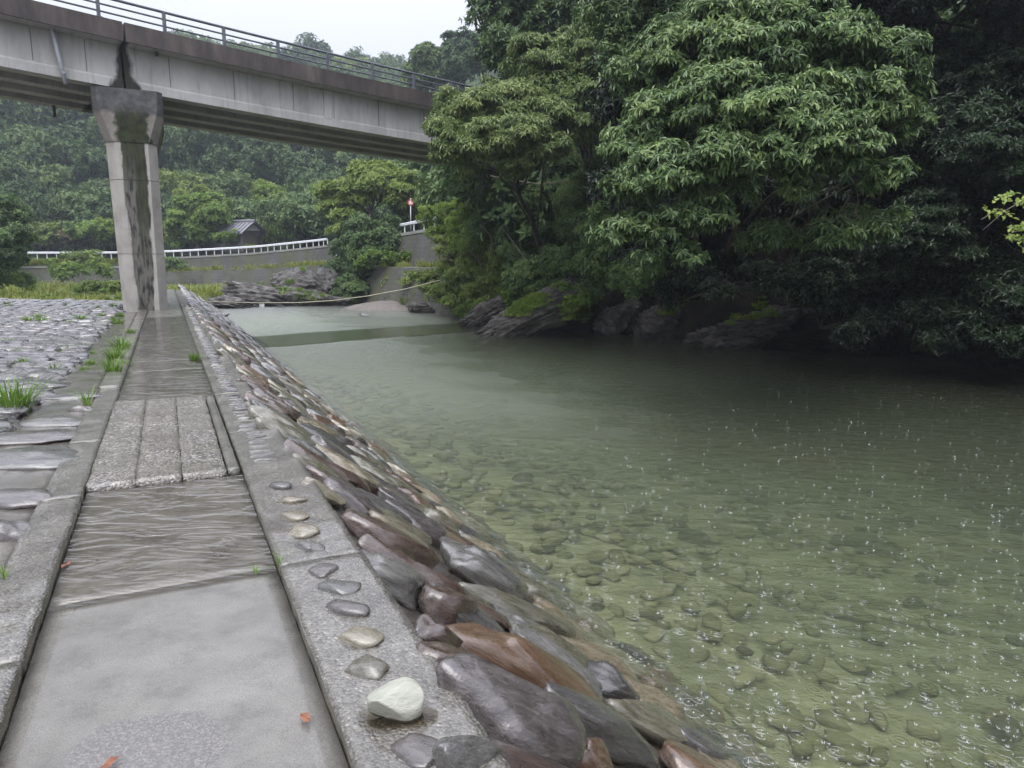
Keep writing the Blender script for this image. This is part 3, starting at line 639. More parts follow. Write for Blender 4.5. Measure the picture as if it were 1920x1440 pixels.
def film(s0, s1, t0, t1, z):
    g = np.stack(np.meshgrid(np.linspace(s0, s1, 20), np.linspace(t0, t1, 8), indexing='ij') + [np.full((20, 8), z)], -1)
    P = g[..., 0:1] * np.array([PD.x, PD.y, 0]) + g[..., 1:2] * np.array([QD.x, QD.y, 0]); P[..., 2] = z
    o = obj('water_film', grid_mesh('water_film', P), wf, root_path); return o
film(3.44, 5.25, -.57, .385, .010); film(8.36, 11.2, -.57, .385, .012); film(11.2, 21.5, -.57, .385, .009)

root_kerb = tag(empty('kerb', (0, 0, 0)), kind='structure')
ks = [.2, 2.95, 5.0, 6.55, 7.95, 9.5, 12.2, 14.2, 16.2, 18.2, 20.2, 22.4, 24.2]
for k, (a, b) in enumerate(zip(ks[:-1], ks[1:])): block('kerb_stone', a, b, -.80, -.578, .055 if k != 4 else .02, -.15, M['kerb'], root_kerb, .007, .05, .035, .008, seed=3 + k)
block('kerb_stone', .2, 3.3, -1.35, -.805, .05, -.15, M['kerb'], root_kerb, .007, .05, .06, .008, seed=43)
block('gutter', 3.3, 24, -1.35, -.803, .012, -.15, M['mortar'], root_kerb, .010, .1, .08, .014, seed=33)
kr = [.2, 3.4, 6.4, 8.4, 11, 14, 17, 20, 23, 27, 31, 36, 41]
for k, (a, b) in enumerate(zip(kr[:-1], kr[1:])): block('kerb_strip', a, b, .392, .80, .05 if k < 2 else .045, -.25, M['kerb'], root_kerb, .006, .05, .035, .008, seed=60 + k, gap=.002)

# stones set in the right kerb strip
PAL = ['st_purple', 'st_grey', 'st_red', 'st_orange', 'st_olive', 'st_tan', 'st_dark']
def variants(prefix, mats, n, sub, size, **k):
    return {mt: [rock_mesh(prefix, 100 + i * 7 + hash_(mt), sub, size, M[mt], **k) for i in range(n)] for mt in mats}
def hash_(s): return sum(ord(c) for c in s) % 97
SV = variants('set_stone', ['st_purple', 'st_grey', 'st_tan', 'st_olive', 'st_dark'], 3, 3, (1, 1, 1), rough=.2, cuts=9)
def kstone(p, lx, ly, lz, yaw, mt, k=0):
    o = obj('set_stone', SV[mt][k % 3], None, root_kerb, Matrix.LocRotScale(p, Matrix.Rotation(yaw, 3, 'Z').to_quaternion(), (lx, ly, lz))); return o
QY = math.atan2(QD.y, QD.x)
for i, (px, py, w, mt) in enumerate([(548, 939, 52, 'st_tan'), (550, 970, 58, 'st_tan'), (568, 999, 62, 'st_tan'), (580, 1027, 58, 'st_grey'), (605, 1072, 60, 'st_purple'), (637, 1104, 72, 'st_grey'), (655, 1143, 88, 'st_purple'), (672, 1198, 86, 'st_tan'), (692, 1253, 74, 'st_olive'), (527, 913, 44, 'st_purple'), (785, 1412, 116, 'st_purple')]):
    p = on(px, py, .05); sc_ = p.length * w / 1500 / 2 * 1.0
    kstone(p, w / 1331 * (Vector((p.x, p.y, p.z - 1.5)).length) * .52, .055 + .012 * (i % 3), .036, -.25 + rnd.uniform(-.15, .15), mt, i)
s = 5.25
while s < 26:
    s += .115 + rnd.uniform(0, .07)
    kstone(W(s, .575 + rnd.uniform(-.015, .015), .046), rnd.uniform(.075, .105), rnd.uniform(.028, .05), .022, QY + rnd.uniform(-.15, .15), rnd.choice(['st_purple', 'st_grey', 'st_dark', 'st_olive', 'st_grey']), rnd.randint(0, 2))

# revetment of big boulders down to the water
rv = tag(empty('revetment', (0, 0, 0)), kind='structure')
ss = np.arange(-1, 52, .12); tt = np.arange(.80, 5.0, .10)
Sg, Tg = np.meshgrid(ss, tt, indexing='ij'); P = np.stack([Sg, Tg, np.zeros_like(Sg)], -1).reshape(-1, 3)
z = -(P[:, 1] - .75) * SLOPE - .045 + .05 * fbm(P * 5, 2, 3); z = np.where(P[:, 1] < .82, .0, z)
Wd = P[:, 0:1] * np.array([[PD.x, PD.y, 0]]) + P[:, 1:2] * np.array([[QD.x, QD.y, 0]]); Wd[:, 2] = z
obj('mortar_bed', grid_mesh('mortar_bed', Wd.reshape(*Sg.shape, 3)), M['mortar'], rv)
BV = {mt: [rock_mesh('boulder', 500 + 13 * i + hash_(mt), 4, (1, 1, 1), M[mt], rough=.20, cuts=9, pw=.8) for i in range(3)] for mt in PAL}
BL = {mt: [rock_mesh('boulder', 900 + 13 * i + hash_(mt), 4, (1, 1, 1), M[mt], rough=.20, cuts=9, pw=.8) for i in range(2)] for mt in PAL}
slopeX = (QD + Vector((0, 0, -SLOPE))).normalized(); slopeN = Vector((QD.x * SLOPE, QD.y * SLOPE, 1)).normalized(); slopeY = slopeN.cross(slopeX)
def rframe(yaw, tilt=0):
    x = slopeX * math.cos(yaw) + slopeY * math.sin(yaw); y = slopeN.cross(x)
    m = Matrix((x, y, slopeN)).transposed(); return (m @ Matrix.Rotation(tilt, 3, 'Y')).to_quaternion()
placed = []
def boulder(p, lx, ly, lz, yaw, mt, k=0, hi=True, tilt=0):
    st_ = ST(p); placed.append((st_[0], st_[1], max(lx * .8, ly), yaw))
    return obj('boulder', (BV if hi else BL)[mt][k % (3 if hi else 2)], None, rv, Matrix.LocRotScale(p + slopeN * lz * .15, rframe(yaw, tilt), (lx, ly, lz)))
#  px, py, length px, width px, yaw, stone, height
HB = [(612, 892, 150, 84, .05, 'st_red', .13), (690, 884, 150, 66, .1, 'st_purple', .12), (668, 908, 84, 46, .1, 'st_red', .09), (603, 929, 84, 44, .2, 'st_tan', .07),
      (668, 955, 118, 56, -.1, 'st_purple', .12), (775, 990, 120, 66, .1, 'st_purple', .14), (762, 930, 108, 62, 0, 'st_olive', .11), (825, 993, 84, 62, .1, 'st_olive', .13),
      (735, 1030, 190, 92, 0, 'st_red', .14), (775, 1095, 200, 62, -.1, 'st_red', .13), (905, 1090, 235, 132, .05, 'st_grey', .17), (835, 1150, 110, 66, .1, 'st_red', .14),
      (935, 1050, 120, 56, .1, 'st_grey', .11), (805, 1205, 100, 52, .2, 'st_red', .10), (828, 1262, 118, 70, .1, 'st_red', .12), (985, 1165, 240, 56, -.05, 'st_olive', .12),
      (1000, 1272, 330, 120, 0, 'st_orange', .15), (945, 1372, 270, 140, .05, 'st_purple', .19), (1062, 1188, 170, 86, .05, 'st_tan', .12), (1120, 1262, 180, 92, .1, 'st_tan', .13),
      (1115, 1382, 260, 96, .05, 'st_dark', .13), (1235, 1375, 230, 84, .05, 'st_olive', .12), (1092, 1432, 80, 60, 0, 'st_orange', .11), (880, 1010, 90, 46, .2, 'st_tan', .08),
      (870, 1430, 130, 50, .3, 'st_grey', .08), (1060, 1330, 90, 40, .2, 'st_grey', .08), (1320, 1425, 160, 80, .1, 'st_dark', .12), (900, 1225, 120, 44, .3, 'st_grey', .07),
      (850, 905, 110, 50, .1, 'st_tan', .09), (800, 860, 90, 36, .1, 'st_olive', .08)]
for i, (px, py, L_, W_, yaw, mt, hh) in enumerate(HB):
    p = on_rev(px, py); dist = (p - Vector((0, 0, EYE))).length
    boulder(p, L_ / 1331 * dist * .62, W_ / 1331 * dist * .60, hh, yaw, mt, i, tilt=rnd.uniform(-.04, .12))
cand = []
rr = random.Random(3)
row = 0; t = .98
while t < 4.6:
    s = -.6 + rr.uniform(0, .3)
    while s < 50:
        cand.append((s + rr.uniform(-.05, .05), t + rr.uniform(-.09, .09))); s += rr.uniform(.27, .40)
    t += .46; row += 1
far_mb = []
parts = 0
cols_ = ['st_purple', 'st_red', 'st_grey', 'st_grey', 'st_red', 'st_red', 'st_olive', 'st_olive', 'st_tan', 'st_dark', 'st_orange', 'st_olive']
cand = sorted(cand, key=lambda c: (W(*c).x ** 2 + W(*c).y ** 2))
for s, t in cand:
    dup_ = False
    for (a, b, r_, yw) in placed[:len(HB)]:
        if s < 6.5 and abs(s - a) < r_ * .62 and abs(t - b) < r_ * 1.05: dup_ = True; break
    if dup_: continue
    p = W(s, t, rev_z(t)); q = pix(p)
    if s < 5.5 and q[1] > 1700: continue
    mt = rr.choice(cols_); 
    if t > 2.5: mt = rr.choice(['st_tan', 'st_olive', 'st_olive', 'st_dark', 'st_tan', 'st_grey', 'st_orange'])
    if s > 20: mt = rr.choice(['st_grey', 'st_purple', 'st_grey', 'st_purple', 'st_red'])
    lx, ly, lz = rr.uniform(.27, .40), rr.uniform(.155, .225), rr.uniform(.07, .13); yw = rr.uniform(-.3, .3)
    if parts < 265:
        boulder(p, lx, ly, lz, yw, mt, rr.randint(0, 5), hi=parts < 120, tilt=rr.uniform(-.03, .12)); parts += 1
    else:
        far_mb.append((p, lx, ly, lz, yw, rr.randint(0, 9), mt))
def joined(name, items, frame, mats, parent, sub=2, label=None):
    base = [rock_v(40 + i * 3, sub, (1, 1, 1), rough=.17, cuts=7, pw=.8) for i in range(10)]
    for mt in mats:
        Vs, Fs, n = [], [], 0
        for (p, lx, ly, lz, yw, k, m) in items:
            if m != mt: continue
            V, F = base[k]; A = np.array(frame(yw).to_matrix()) @ np.diag([lx, ly, lz]); Vs.append(V @ A.T + np.array(p[:])); Fs.append(F + n); n += len(V)
        if not Vs: continue
        o = obj(name, fast_mesh(name, np.concatenate(Vs), np.concatenate(Fs)), M[mt], parent); tag(o, kind='stuff')
joined('boulder_mass', far_mb, rframe, PAL, rv, 2)

# paved stone apron on the left
ap = tag(empty('stone_apron', (0, 0, 0)), kind='structure')
def far_edge(t):      # s where the apron ends
    return np.interp(t, [-42, -36, -30, -22, -14, -8, -1], [24, 27.5, 31, 32, 31.5, 30.5, 30])
ss = np.linspace(0, 1, 130); tt = -np.concatenate([np.arange(1.3, 9, .1), np.arange(9, 42, .35)])
P = np.array([[W(1.2 + (far_edge(t) - 1.2) * u, t, 0)[:] for t in tt] for u in ss]); q = P.reshape(-1, 3)
P[..., 2] = (np.array([apron_z(t) for t in tt])[None] - .02 + .03 * fbm(q * 3, 8, 3).reshape(P.shape[:2]))
obj('mortar_bed', grid_mesh('mortar_bed', P), M['mortar'], ap)
AV = {mt: [rock_mesh('stone', 700 + 13 * i + hash_(mt), 4, (1, 1, 1), M[mt], rough=.20, cuts=6, pw=.78) for i in range(3)] for mt in ['st_slate', 'st_purple', 'st_grey', 'st_dark', 'st_red']}
items = []; t = -1.50; ra = random.Random(12)
HA = [(58, 868, 190, 70, 'st_grey', .10), (30, 945, 130, 60, 'st_purple', .09), (5, 1010, 110, 70, 'st_purple', .10), (112, 795, 110, 44, 'st_grey', .07), (60, 825, 150, 46, 'st_purple', .07), (152, 772, 46, 26, 'st_purple', .07), (45, 722, 120, 34, 'st_dark', .08), (150, 745, 90, 26, 'st_grey', .05)]
tk = []
def hframe(yaw): return Matrix.Rotation(yaw, 3, 'Z').to_quaternion()
for i, (px, py, L_, W_, mt, hh) in enumerate(HA):
    p = on_apron(px, py); dist = (p - Vector((0, 0, EYE))).length; lx = L_ / 1331 * dist * .55; ly = lx * .52
    tk.append((p, lx)); obj('stone', AV[mt][i % 3], None, ap, Matrix.LocRotScale(p, hframe(rnd.uniform(-.2, .25)), (lx, ly, hh)))
while t > -40:
    e = far_edge(t); s = 2.0
    while s < e:
        p = W(s + ra.uniform(-.05, .05), t + ra.uniform(-.08, .08), 0); p.z = apron_z(t) + ra.uniform(-.02, .012)
        q = pix(p)
        if -260 < q[0] < 420 and q[1] < 1500 and p.y > 1.6 and not any(abs((p - a).dot(PD)) < r_ * .42 + .1 and abs((p - a).dot(QD)) < r_ * .9 + .12 for a, r_ in tk):
            items.append((p, ra.uniform(.19, .29), ra.uniform(.135, .19), ra.uniform(.06, .10), ra.uniform(-.35, .35) + .1, ra.randint(0, 9), ra.choice(['st_slate', 'st_slate', 'st_slate', 'st_purple', 'st_slate', 'st_grey', 'st_dark'])))
        s += ra.uniform(.21, .28)
    t -= .33
items.sort(key=lambda a: a[0].length)
for (p, lx, ly, lz, yw, k, mt) in items[:285]:
    obj('stone', AV[mt][k % 3], None, ap, Matrix.LocRotScale(p, hframe(yw), (lx, ly, lz)))
joined('stone_mass', items[285:1500], hframe, ['st_slate', 'st_purple', 'st_grey', 'st_dark'], ap, 2)
joined('stone_mass', items[1500:], hframe, ['st_slate', 'st_purple', 'st_grey', 'st_dark'], ap, 1)
print('apron stones', len(items), 'revetment far', len(far_mb))

# low ground beyond the apron and left shore
def shore_pt(px, Y_, z): return Vector(((px - 960) * Y_ / 1340, Y_, z))
edge = [W(far_edge(t), t, apron_z(t) - .05) for t in (-42, -36, -30, -22, -14, -8, -4, -1, .6)] + [W(30.5, 3.4, -1.75)]
nU, nV = 110, 60; eL = polyline(edge, .6)
idx = np.linspace(0, len(eL) - 1, nU).astype(int)
endp = [shore_pt(px, Y_, -1.35) for px, Y_ in [(-300, 60), (-60, 66.5), (60, 72.5), (230, 74.5), (330, 75.5), (480, 75.5), (620, 72)]]
el2 = polyline(endp, .6); id2 = np.linspace(0, len(el2) - 1, nU).astype(int)
P = np.zeros((nU, nV, 3))
for i in range(nU):
    a, b = eL[idx[i]], el2[id2[i]]
    for j in range(nV):
        f = j / (nV - 1); p = a.lerp(b, f); g = min(1, f * 5)
        zz = a.z * (1 - g) + (-1.15 + .25 * (1 - i / nU)) * g; P[i, j] = (p.x, p.y, zz)
P[..., 2] += .25 * fbm(P.reshape(-1, 3) * np.array([.3, .3, 0]), 4, 4).reshape(nU, nV) * np.minimum(1, np.arange(nV) / 8)[None]
# sink towards the river on its right end
u = np.clip((np.arange(nU) / nU - .80) / .12, 0, 1)[:, None]; P[..., 2] -= u * 1.3 * np.minimum(1, np.arange(nV) / 6)[None]
tag(obj('left_shore', grid_mesh('left_shore', P), M['meadow']), kind='structure')

# gravel bar and grassy point on the far right
g = on(722, 588, WATER); P = np.zeros((60, 30, 3))
bx, by = np.meshgrid(np.linspace(-1, 1, 60), np.linspace(-1, 1, 30), indexing='ij')
P[..., 0] = shore_pt(728, 46, 0).x + bx * 3.4 + by * .6; P[..., 1] = 47.2 + by * 3.2 - bx * .3
P[..., 2] = WATER - .35 + .78 * np.clip(1 - (bx ** 2 + by ** 2), 0, 1) ** .6 + .04 * fbm(P.reshape(-1, 3) * 1.5, 3, 3).reshape(60, 30)
tag(obj('gravel_bar', grid_mesh('gravel_bar', P), M['gravel']), kind='structure')
pt = polyline([Vector((-9.8, 51.5, WATER)), Vector((-7.4, 46.5, WATER)), Vector((-5.6, 44.2, WATER)), Vector((-3.6, 42.2, WATER)), Vector((-1.0, 40, WATER))], .5)
strip('grass_point', [p - Vector((0, 0, .1)) for p in pt], [(-1.0, -.5), (0, 0), (.8, .55), (2.5, 1.5), (5, 2.6), (9, 3.6)], noise=.35, nscale=.8, mat=M['meadow'], seed=17)

# stones lying on the river bed, past counting
rs = np.random.RandomState(9); its = []
for _ in range(1500):
    s_, t_2 = rs.uniform(.5, 24), 3.5 + 11 * rs.rand() ** 1.3; p = W(s_, t_2, 0)
    i, j = int((p.x + 60) / .6), int((p.y + 12) / .6)
    its.append((Vector((p.x, p.y, Z[i, j] - .01)), rs.uniform(.08, .24), rs.uniform(.06, .18), rs.uniform(.03, .07), rs.uniform(0, 3), rs.randint(0, 10), ['sunken_b', 'sunken_c', 'sunken_b', 'sunken_c', 'sunken'][rs.randint(0, 5) if rs.rand() < .5 else 0]))
joined('bed_stones', its, hframe, ['sunken_b', 'sunken_c', 'sunken'], None, 2)

# ------------------------------------------------------------------ bridge
def bz(l): return 6.5 - .05 * l + .001 * l * l        # girder soffit height
A0 = Vector((-10.81, 22.96, 0))
def B(l, n, z): return A0 + BD * l + BN * n + Vector((0, 0, bz(l) + z))
br = empty('road_bridge', B(0, 0, 0), 'long pale concrete girder bridge with dark stained edge crossing above the river', 'bridge')
def sweep(name, sec, l0, l1, mat, step=1.0, root=br):
    n = max(1, int((l1 - l0) / step)); ls = [l0 + (l1 - l0) * i / n for i in range(n + 1)]; m = len(sec); mb = MB()
    vs = [tuple(B(l, a, z)) for l in ls for a, z in sec]
    fs = [(i * m + k, i * m + (k + 1) % m, (i + 1) * m + (k + 1) % m, (i + 1) * m + k) for i in range(n) for k in range(m)]
    fs += [tuple(range(m)), tuple(n * m + k for k in range(m))[::-1]]
    mb.add(vs, fs); return wpart(mb, name, mat, root)
J = -.95; LEFT, RIGHT = -14, 27
for l0, l1 in ((LEFT, J - .03), (J + .03, RIGHT)):
    for k in range(4):
        n0 = k * 1.37
        # T girder: bottom flange proud of the web with a chamfer
        sec = [(n0 - .02, 0), (n0 + .48, 0), (n0 + .48, .20), (n0 + .38, .30), (n0 + .38, 1.22), (n0 + .08, 1.22), (n0 + .08, .34), (n0 - .02, .22)]
        if k == 0: sec = [(-.02, 0), (.48, 0), (.48, .20), (.38, .30), (.38, 1.22), (.03, 1.22), (.03, .30), (-.02, .24)]
        sweep('girder', sec, l0, l1, M['girder'])
    sweep('deck_slab', [(-.42, 1.26), (.03, 1.225), (4.64, 1.225), (5.1, 1.26), (5.1, 1.42), (-.42, 1.42)], l0, l1, M['girder'])
    sweep('road_surface', [(-.20, 1.424), (4.9, 1.424), (4.9, 1.48), (-.20, 1.48)], l0, l1, M['road'])
    sweep('fascia', [(-.50, 1.24), (-.425, 1.24), (-.425, 1.424), (-.21, 1.424), (-.21, 1.76), (-.50, 1.76)], l0, l1, M['fascia'])
    sweep('fascia', [(5.11, 1.24), (5.18, 1.24), (5.18, 1.74), (4.91, 1.74), (4.91, 1.484), (5.11, 1.424)], l0, l1, M['fascia'])
# drip line, vertical stiffener rib and formwork joints on the outer face
for l in (5.55,):
    mb = MB(); mb.box(B(l, .02, .72), (.30, .10, .96), Matrix.Rotation(math.atan2(BD.y, BD.x), 3, 'Z')); wpart(mb, 'rib', M['girder'], br)
    mb = MB(); mb.box(B(l + .36, .02, .72), (.22, .07, .96), Matrix.Rotation(math.atan2(BD.y, BD.x), 3, 'Z')); wpart(mb, 'rib', M['girder'], br)
BRZ = Matrix.Rotation(math.atan2(BD.y, BD.x), 3, 'Z')
for l in (-6.3, -3.2, -1.9, .35, 2.3, 4.3, 7.6, 9.6, 11.6, 13.6):
    mb = MB(); mb.box(B(l, .026, .76), (.022, .012, .86), BRZ); wpart(mb, 'form_joint', M['soffit'], br)
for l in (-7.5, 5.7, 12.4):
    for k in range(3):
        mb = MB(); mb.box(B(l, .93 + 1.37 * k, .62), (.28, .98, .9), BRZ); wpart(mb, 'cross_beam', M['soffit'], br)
# drain pipes
mb = MB(); mb.tube([B(-2.70, -.14, 1.24), B(-2.66, -.14, .95), B(-2.58, -.15, .38), B(-2.50, -.16, -.18)], .055, 10); dp = wpart(mb, 'drain_pipe', M['pipe'], br, True)
mb = MB(); mb.tube([B(-2.512, -.16, .14), B(-2.508, -.16, .08)], .066, 10); mb.box(B(-2.5, -.07, .1), (.05, .18, .04), BRZ); o = wpart(mb, 'pipe_bracket', M['pipe'], br); 
mb = MB(); mb.tube([B(-.02, -.13, 1.25), B(-.02, -.13, 1.12)], .05, 8); wpart(mb, 'drain_outlet', M['fascia'], br, True)
mb = MB(); mb.tube([B(-2.2, 4.35, .0), B(-2.2, 4.35, -.36)], .05, 8); wpart(mb, 'drain_outlet', M['fascia'], br, True)
# railing
l = -1.54 - 1.742 * 4
while l < RIGHT:
    mb = MB(); mb.box(B(l, -.36, 1.76 + .29), (.085, .10, .58), BRZ); wpart(mb, 'post', M['steel'], br)
    mb = MB(); mb.box(B(l, -.36, 1.775), (.17, .17, .025), BRZ); wpart(mb, 'post_base', M['steel'], br)
    mb = MB(); mb.box(B(l, 5.05, 1.74 + .29), (.085, .10, .58), BRZ); wpart(mb, 'post', M['steel'], br)
    l += 1.742
for nn_, r_, zz in ((-.36, .042, 2.35), (-.36, .028, 2.15), (-.36, .028, 1.95), (5.05, .04, 2.33), (5.05, .028, 2.13)):
    mb = MB(); mb.tube([B(-9.5 + i, nn_, zz) for i in range(37)], r_, 8); wpart(mb, 'rail', M['steel'], br, True)
# pier with chamfered nose, aligned with the river
pc = (on(235, 581, 0) + on(313, 583, 0)) / 2; ps, ptt = ST(pc)
pr = empty('bridge_pier', W(ps, ptt, 0), 'tall pale concrete pier with black and mossy streak standing over the path', 'pier', rz=math.atan2(QD.y, QD.x))
def oct_sec(hw, y0, y1, ch, z): return [(-hw, y0 + ch, z), (-hw + ch * .8, y0, z), (hw - ch * .8, y0, z), (hw, y0 + ch, z), (hw, y1, z), (-hw, y1, z)]
def loft(rings_):
    mb = MB(); m = len(rings_[0]); mb.add([v for r_ in rings_ for v in r_], [(i * m + k, i * m + (k + 1) % m, (i + 1) * m + (k + 1) % m, (i + 1) * m + k) for i in range(len(rings_) - 1) for k in range(m)] + [tuple(range(m))[::-1], tuple((len(rings_) - 1) * m + k for k in range(m))])
    return mb
hs = [-.5, 0, 1.72, 3.9, 5.05]
for a, b in ((-.5, 1.715), (1.73, 3.90), (3.915, 5.05)):
    hw = lambda z: .625 + .012 * z
    loft([oct_sec(hw(z), 0, 3.6, .30, z) for z in (a, (a + b) / 2, b)]).build('shaft', M['pier'], pr)
for z in (1.7225, 3.9075): loft([oct_sec(.60 + .012 * z, .02, 3.58, .30, z - .008), oct_sec(.60 + .012 * z, .02, 3.58, .30, z + .008)]).build('joint', M['soffit'], pr)
loft([oct_sec(.70, -.02, 3.64, .28, 5.0), oct_sec(.94, -.12, 3.9, .24, 5.84), oct_sec(.94, -.12, 3.9, .20, 6.30), oct_sec(.94, -.12, 3.9, .20, 6.49)]).build('pier_cap', M['cap'], pr)

# ------------------------------------------------------------------ far walls with guard rails
def wall_mesh(i0, i1, ztop, zbot, batter, off=0.0):
    pts = [(wline[i], wnor[i]) for i in range(i0, i1)]; L = 0; vs, uv = [], []
    for k, (p, n) in enumerate(pts):
        if k: L += (pts[k][0] - pts[k - 1][0]).length
        zt = ztop(i0 + k); zb = zbot(i0 + k); rows = 7
        for j in range(rows):
            f = j / (rows - 1); z = zt + (zb - zt) * f; q = p - n * (off + batter * (zt - z)); vs.append((q.x, q.y, z)); uv.append((L, z))
    rows = 7; F = []
    for k in range(len(pts) - 1):
        for j in range(rows - 1): F.append((k * rows + j, k * rows + j + 1, (k + 1) * rows + j + 1, (k + 1) * rows + j))
    me = bpy.data.meshes.new('face'); me.from_pydata(vs, [], F); me.update(); ul = me.uv_layers.new(name='UVMap')
    for lp in me.loops: ul.data[lp.index].uv = uv[lp.vertex_index]
    return me
wpxs = [pix(w)[0] for w in wline]
def ix(px): return int(np.argmin([abs(a - px) for a in wpxs]))
def band(parent, i0, i1, off, z, w=.35, h=.16, mat='wallcap', name='coping'):
    mb = MB(); vs = []; m = 4
    for i in range(i0, i1):
        p, n = wline[i], wnor[i]; zz = z(i)
        for a, b in ((off - w, 0), (off, 0), (off, -h), (off - w, -h)): q = p - n * a; vs.append((q.x, q.y, zz + b))
    k = i1 - i0; mb.add(vs, [(i * 4 + j, i * 4 + (j + 1) % 4, (i + 1) * 4 + (j + 1) % 4, (i + 1) * 4 + j) for i in range(k - 1) for j in range(4)] + [(0, 1, 2, 3), ((k - 1) * 4 + 3, (k - 1) * 4 + 2, (k - 1) * 4 + 1, (k - 1) * 4)])
    return wpart(mb, name, M[mat], parent)
def wall(label, i0, i1, top, ledge, bot, g=None):
    r_ = empty('retaining_wall', wline[(i0 + i1) // 2] * 1, label, 'wall', g)
    if ledge:
        o = obj('upper_face', wall_mesh(i0, i1, top, ledge, .35), M['wall']); child_of(o, r_)
        o = obj('lower_face', wall_mesh(i0, i1, ledge, bot, .45, off=2.0), M['wall']); child_of(o, r_)
        band(r_, i0, i1, 2.0, lambda i: ledge(i) + .02, w=1.4, h=.14, name='ledge')
    else:
        o = obj('wall_face', wall_mesh(i0, i1, top, bot, .35), M['wall']); child_of(o, r_)
    band(r_, i0, i1, .12, lambda i: top(i) + .03, w=.5, h=.2)
    return r_
iA, iB, iC, iD = ix(-200), ix(262), ix(640), ix(700)
zt = lambda i: wline[i].z
wall('low grey block wall topped with long grass, behind the pier', iA, iB, lambda i: 1.0, None, lambda i: -2.5)
wall('long curved mossy block wall under the white rail, grass growing on its ledge', iB, iC, zt, lambda i: .35 + (zt(i) - 1.75) * .55, lambda i: -2.5)
wall('steep grey concrete wall with ledge, right of the overhanging riverside tree', iC, len(wline), zt, lambda i: 1.1, lambda i: -2.5)
# grass bank between low wall and road
strip('grass_bank', [wline[i] + Vector((0, 0, .99 - wline[i].z)) for i in range(iA, iB)], [(0, 0), (.4, .5), (1.4, .75)], noise=.05, mat=M['meadow'], dsub=2)

def guard_rail(label, i0, i1, step, post_h=.75, grp='white roadside guard rails'):
    r_ = empty('guard_rail', wline[i0] * 1, label, 'guard rail', grp); off = -.25
    mb = MB()
    for zz, hh in ((post_h - .12, .21),):
        sec = [(0, -hh / 2), (.05, -hh / 4), (0, 0), (.05, hh / 4), (0, hh / 2), (-.03, hh / 2), (-.03, -hh / 2)]; m = len(sec); vs = []
        for i in range(i0, i1):
            p, n = wline[i], wnor[i]
            for a, b in sec: q = p - n * (off + a); vs.append((q.x, q.y, p.z + zz + b))
        k = i1 - i0; mb.add(vs, [(i * m + j, i * m + (j + 1) % m, (i + 1) * m + (j + 1) % m, (i + 1) * m + j) for i in range(k - 1) for j in range(m)])
    wpart(mb, 'beam', M['white'], r_)
    for i in range(i0, i1, step):
        p, n = wline[i], wnor[i]; q = p - n * (off - .10)
        mb = MB(); mb.tube([(q.x, q.y, p.z - .05), (q.x, q.y, p.z + post_h - .04)], .045, 8); wpart(mb, 'post', M['white'], r_)
guard_rail('white guard rail on the low wall, its left end behind the pier', ix(48), ix(262), 1)
guard_rail('long white guard rail curving along the mossy wall right of the pier', ix(266), ix(615), 1)
guard_rail('short white guard rail above the steep concrete wall near the round road sign', ix(738), ix(960), 2, .8)

# ------------------------------------------------------------------ small houses, pole, wires, signs
def house(px, py_base, Y_, w, d, hwall, hroof, label, rz=0.1, wallm='wood'):
    b = at(px, py_base, Y_); r_ = empty('house', b, label, 'house', None, rz); e = .45
    MB().box((0, 0, hwall / 2 - .3), (w, d, hwall + .6)).build('wall', M[wallm], r_)
    for sg in (-1, 1):
        mb = MB(); n = 9; tk_ = .12
        for i in range(int(w / .5) + 2):      # courses of tile as ribs
            x = -w / 2 - e + i * (w + 2 * e) / (int(w / .5) + 1)
            mb.tube([(x, 0, hwall + hroof + .06), (x, sg * (d / 2 + e), hwall - e * hroof / (d / 2) + .06)], .055, 5)
        o1 = [(-w / 2 - e, 0, hwall + hroof), (w / 2 + e, 0, hwall + hroof), (w / 2 + e, sg * (d / 2 + e), hwall - e * hroof / (d / 2)), (-w / 2 - e, sg * (d / 2 + e), hwall - e * hroof / (d / 2))]
        mb.prism(o1, (0, 0, -tk_)); mb.build('roof', M['tile'], r_)
    mb = MB(); mb.tube([(-w / 2 - e - .1, 0, hwall + hroof + .1), (w / 2 + e + .1, 0, hwall + hroof + .1)], .14, 8); mb.build('ridge', M['tile'], r_)
    for sg in (-1, 1):
        mb = MB(); mb.prism([(sg * (w / 2 + .005), -d / 2, hwall), (sg * (w / 2 + .005), d / 2, hwall), (sg * (w / 2 + .005), 0, hwall + hroof - .15)], (sg * .04, 0, 0)); mb.build('gable', M['plaster'], r_)
    for x in (-w * .28, w * .1):
        f = MB(); f.box((x, -d / 2 - .02, hwall * .45), (.95, .06, .95)).build('window', M['wood'], r_); MB().box((x, -d / 2 - .055, hwall * .45), (.8, .02, .8)).build('pane', M['glass'], r_)
    return r_
house(448, 462, 82, 4.2, 3.0, 1.7, 1.0, 'timber house with weathered grey tiled roof and white gable end', -.42)
house(372, 468, 84, 3.4, 2.6, 1.1, .7, 'low grey-roofed shed mostly hidden beneath the round green tree', .1)

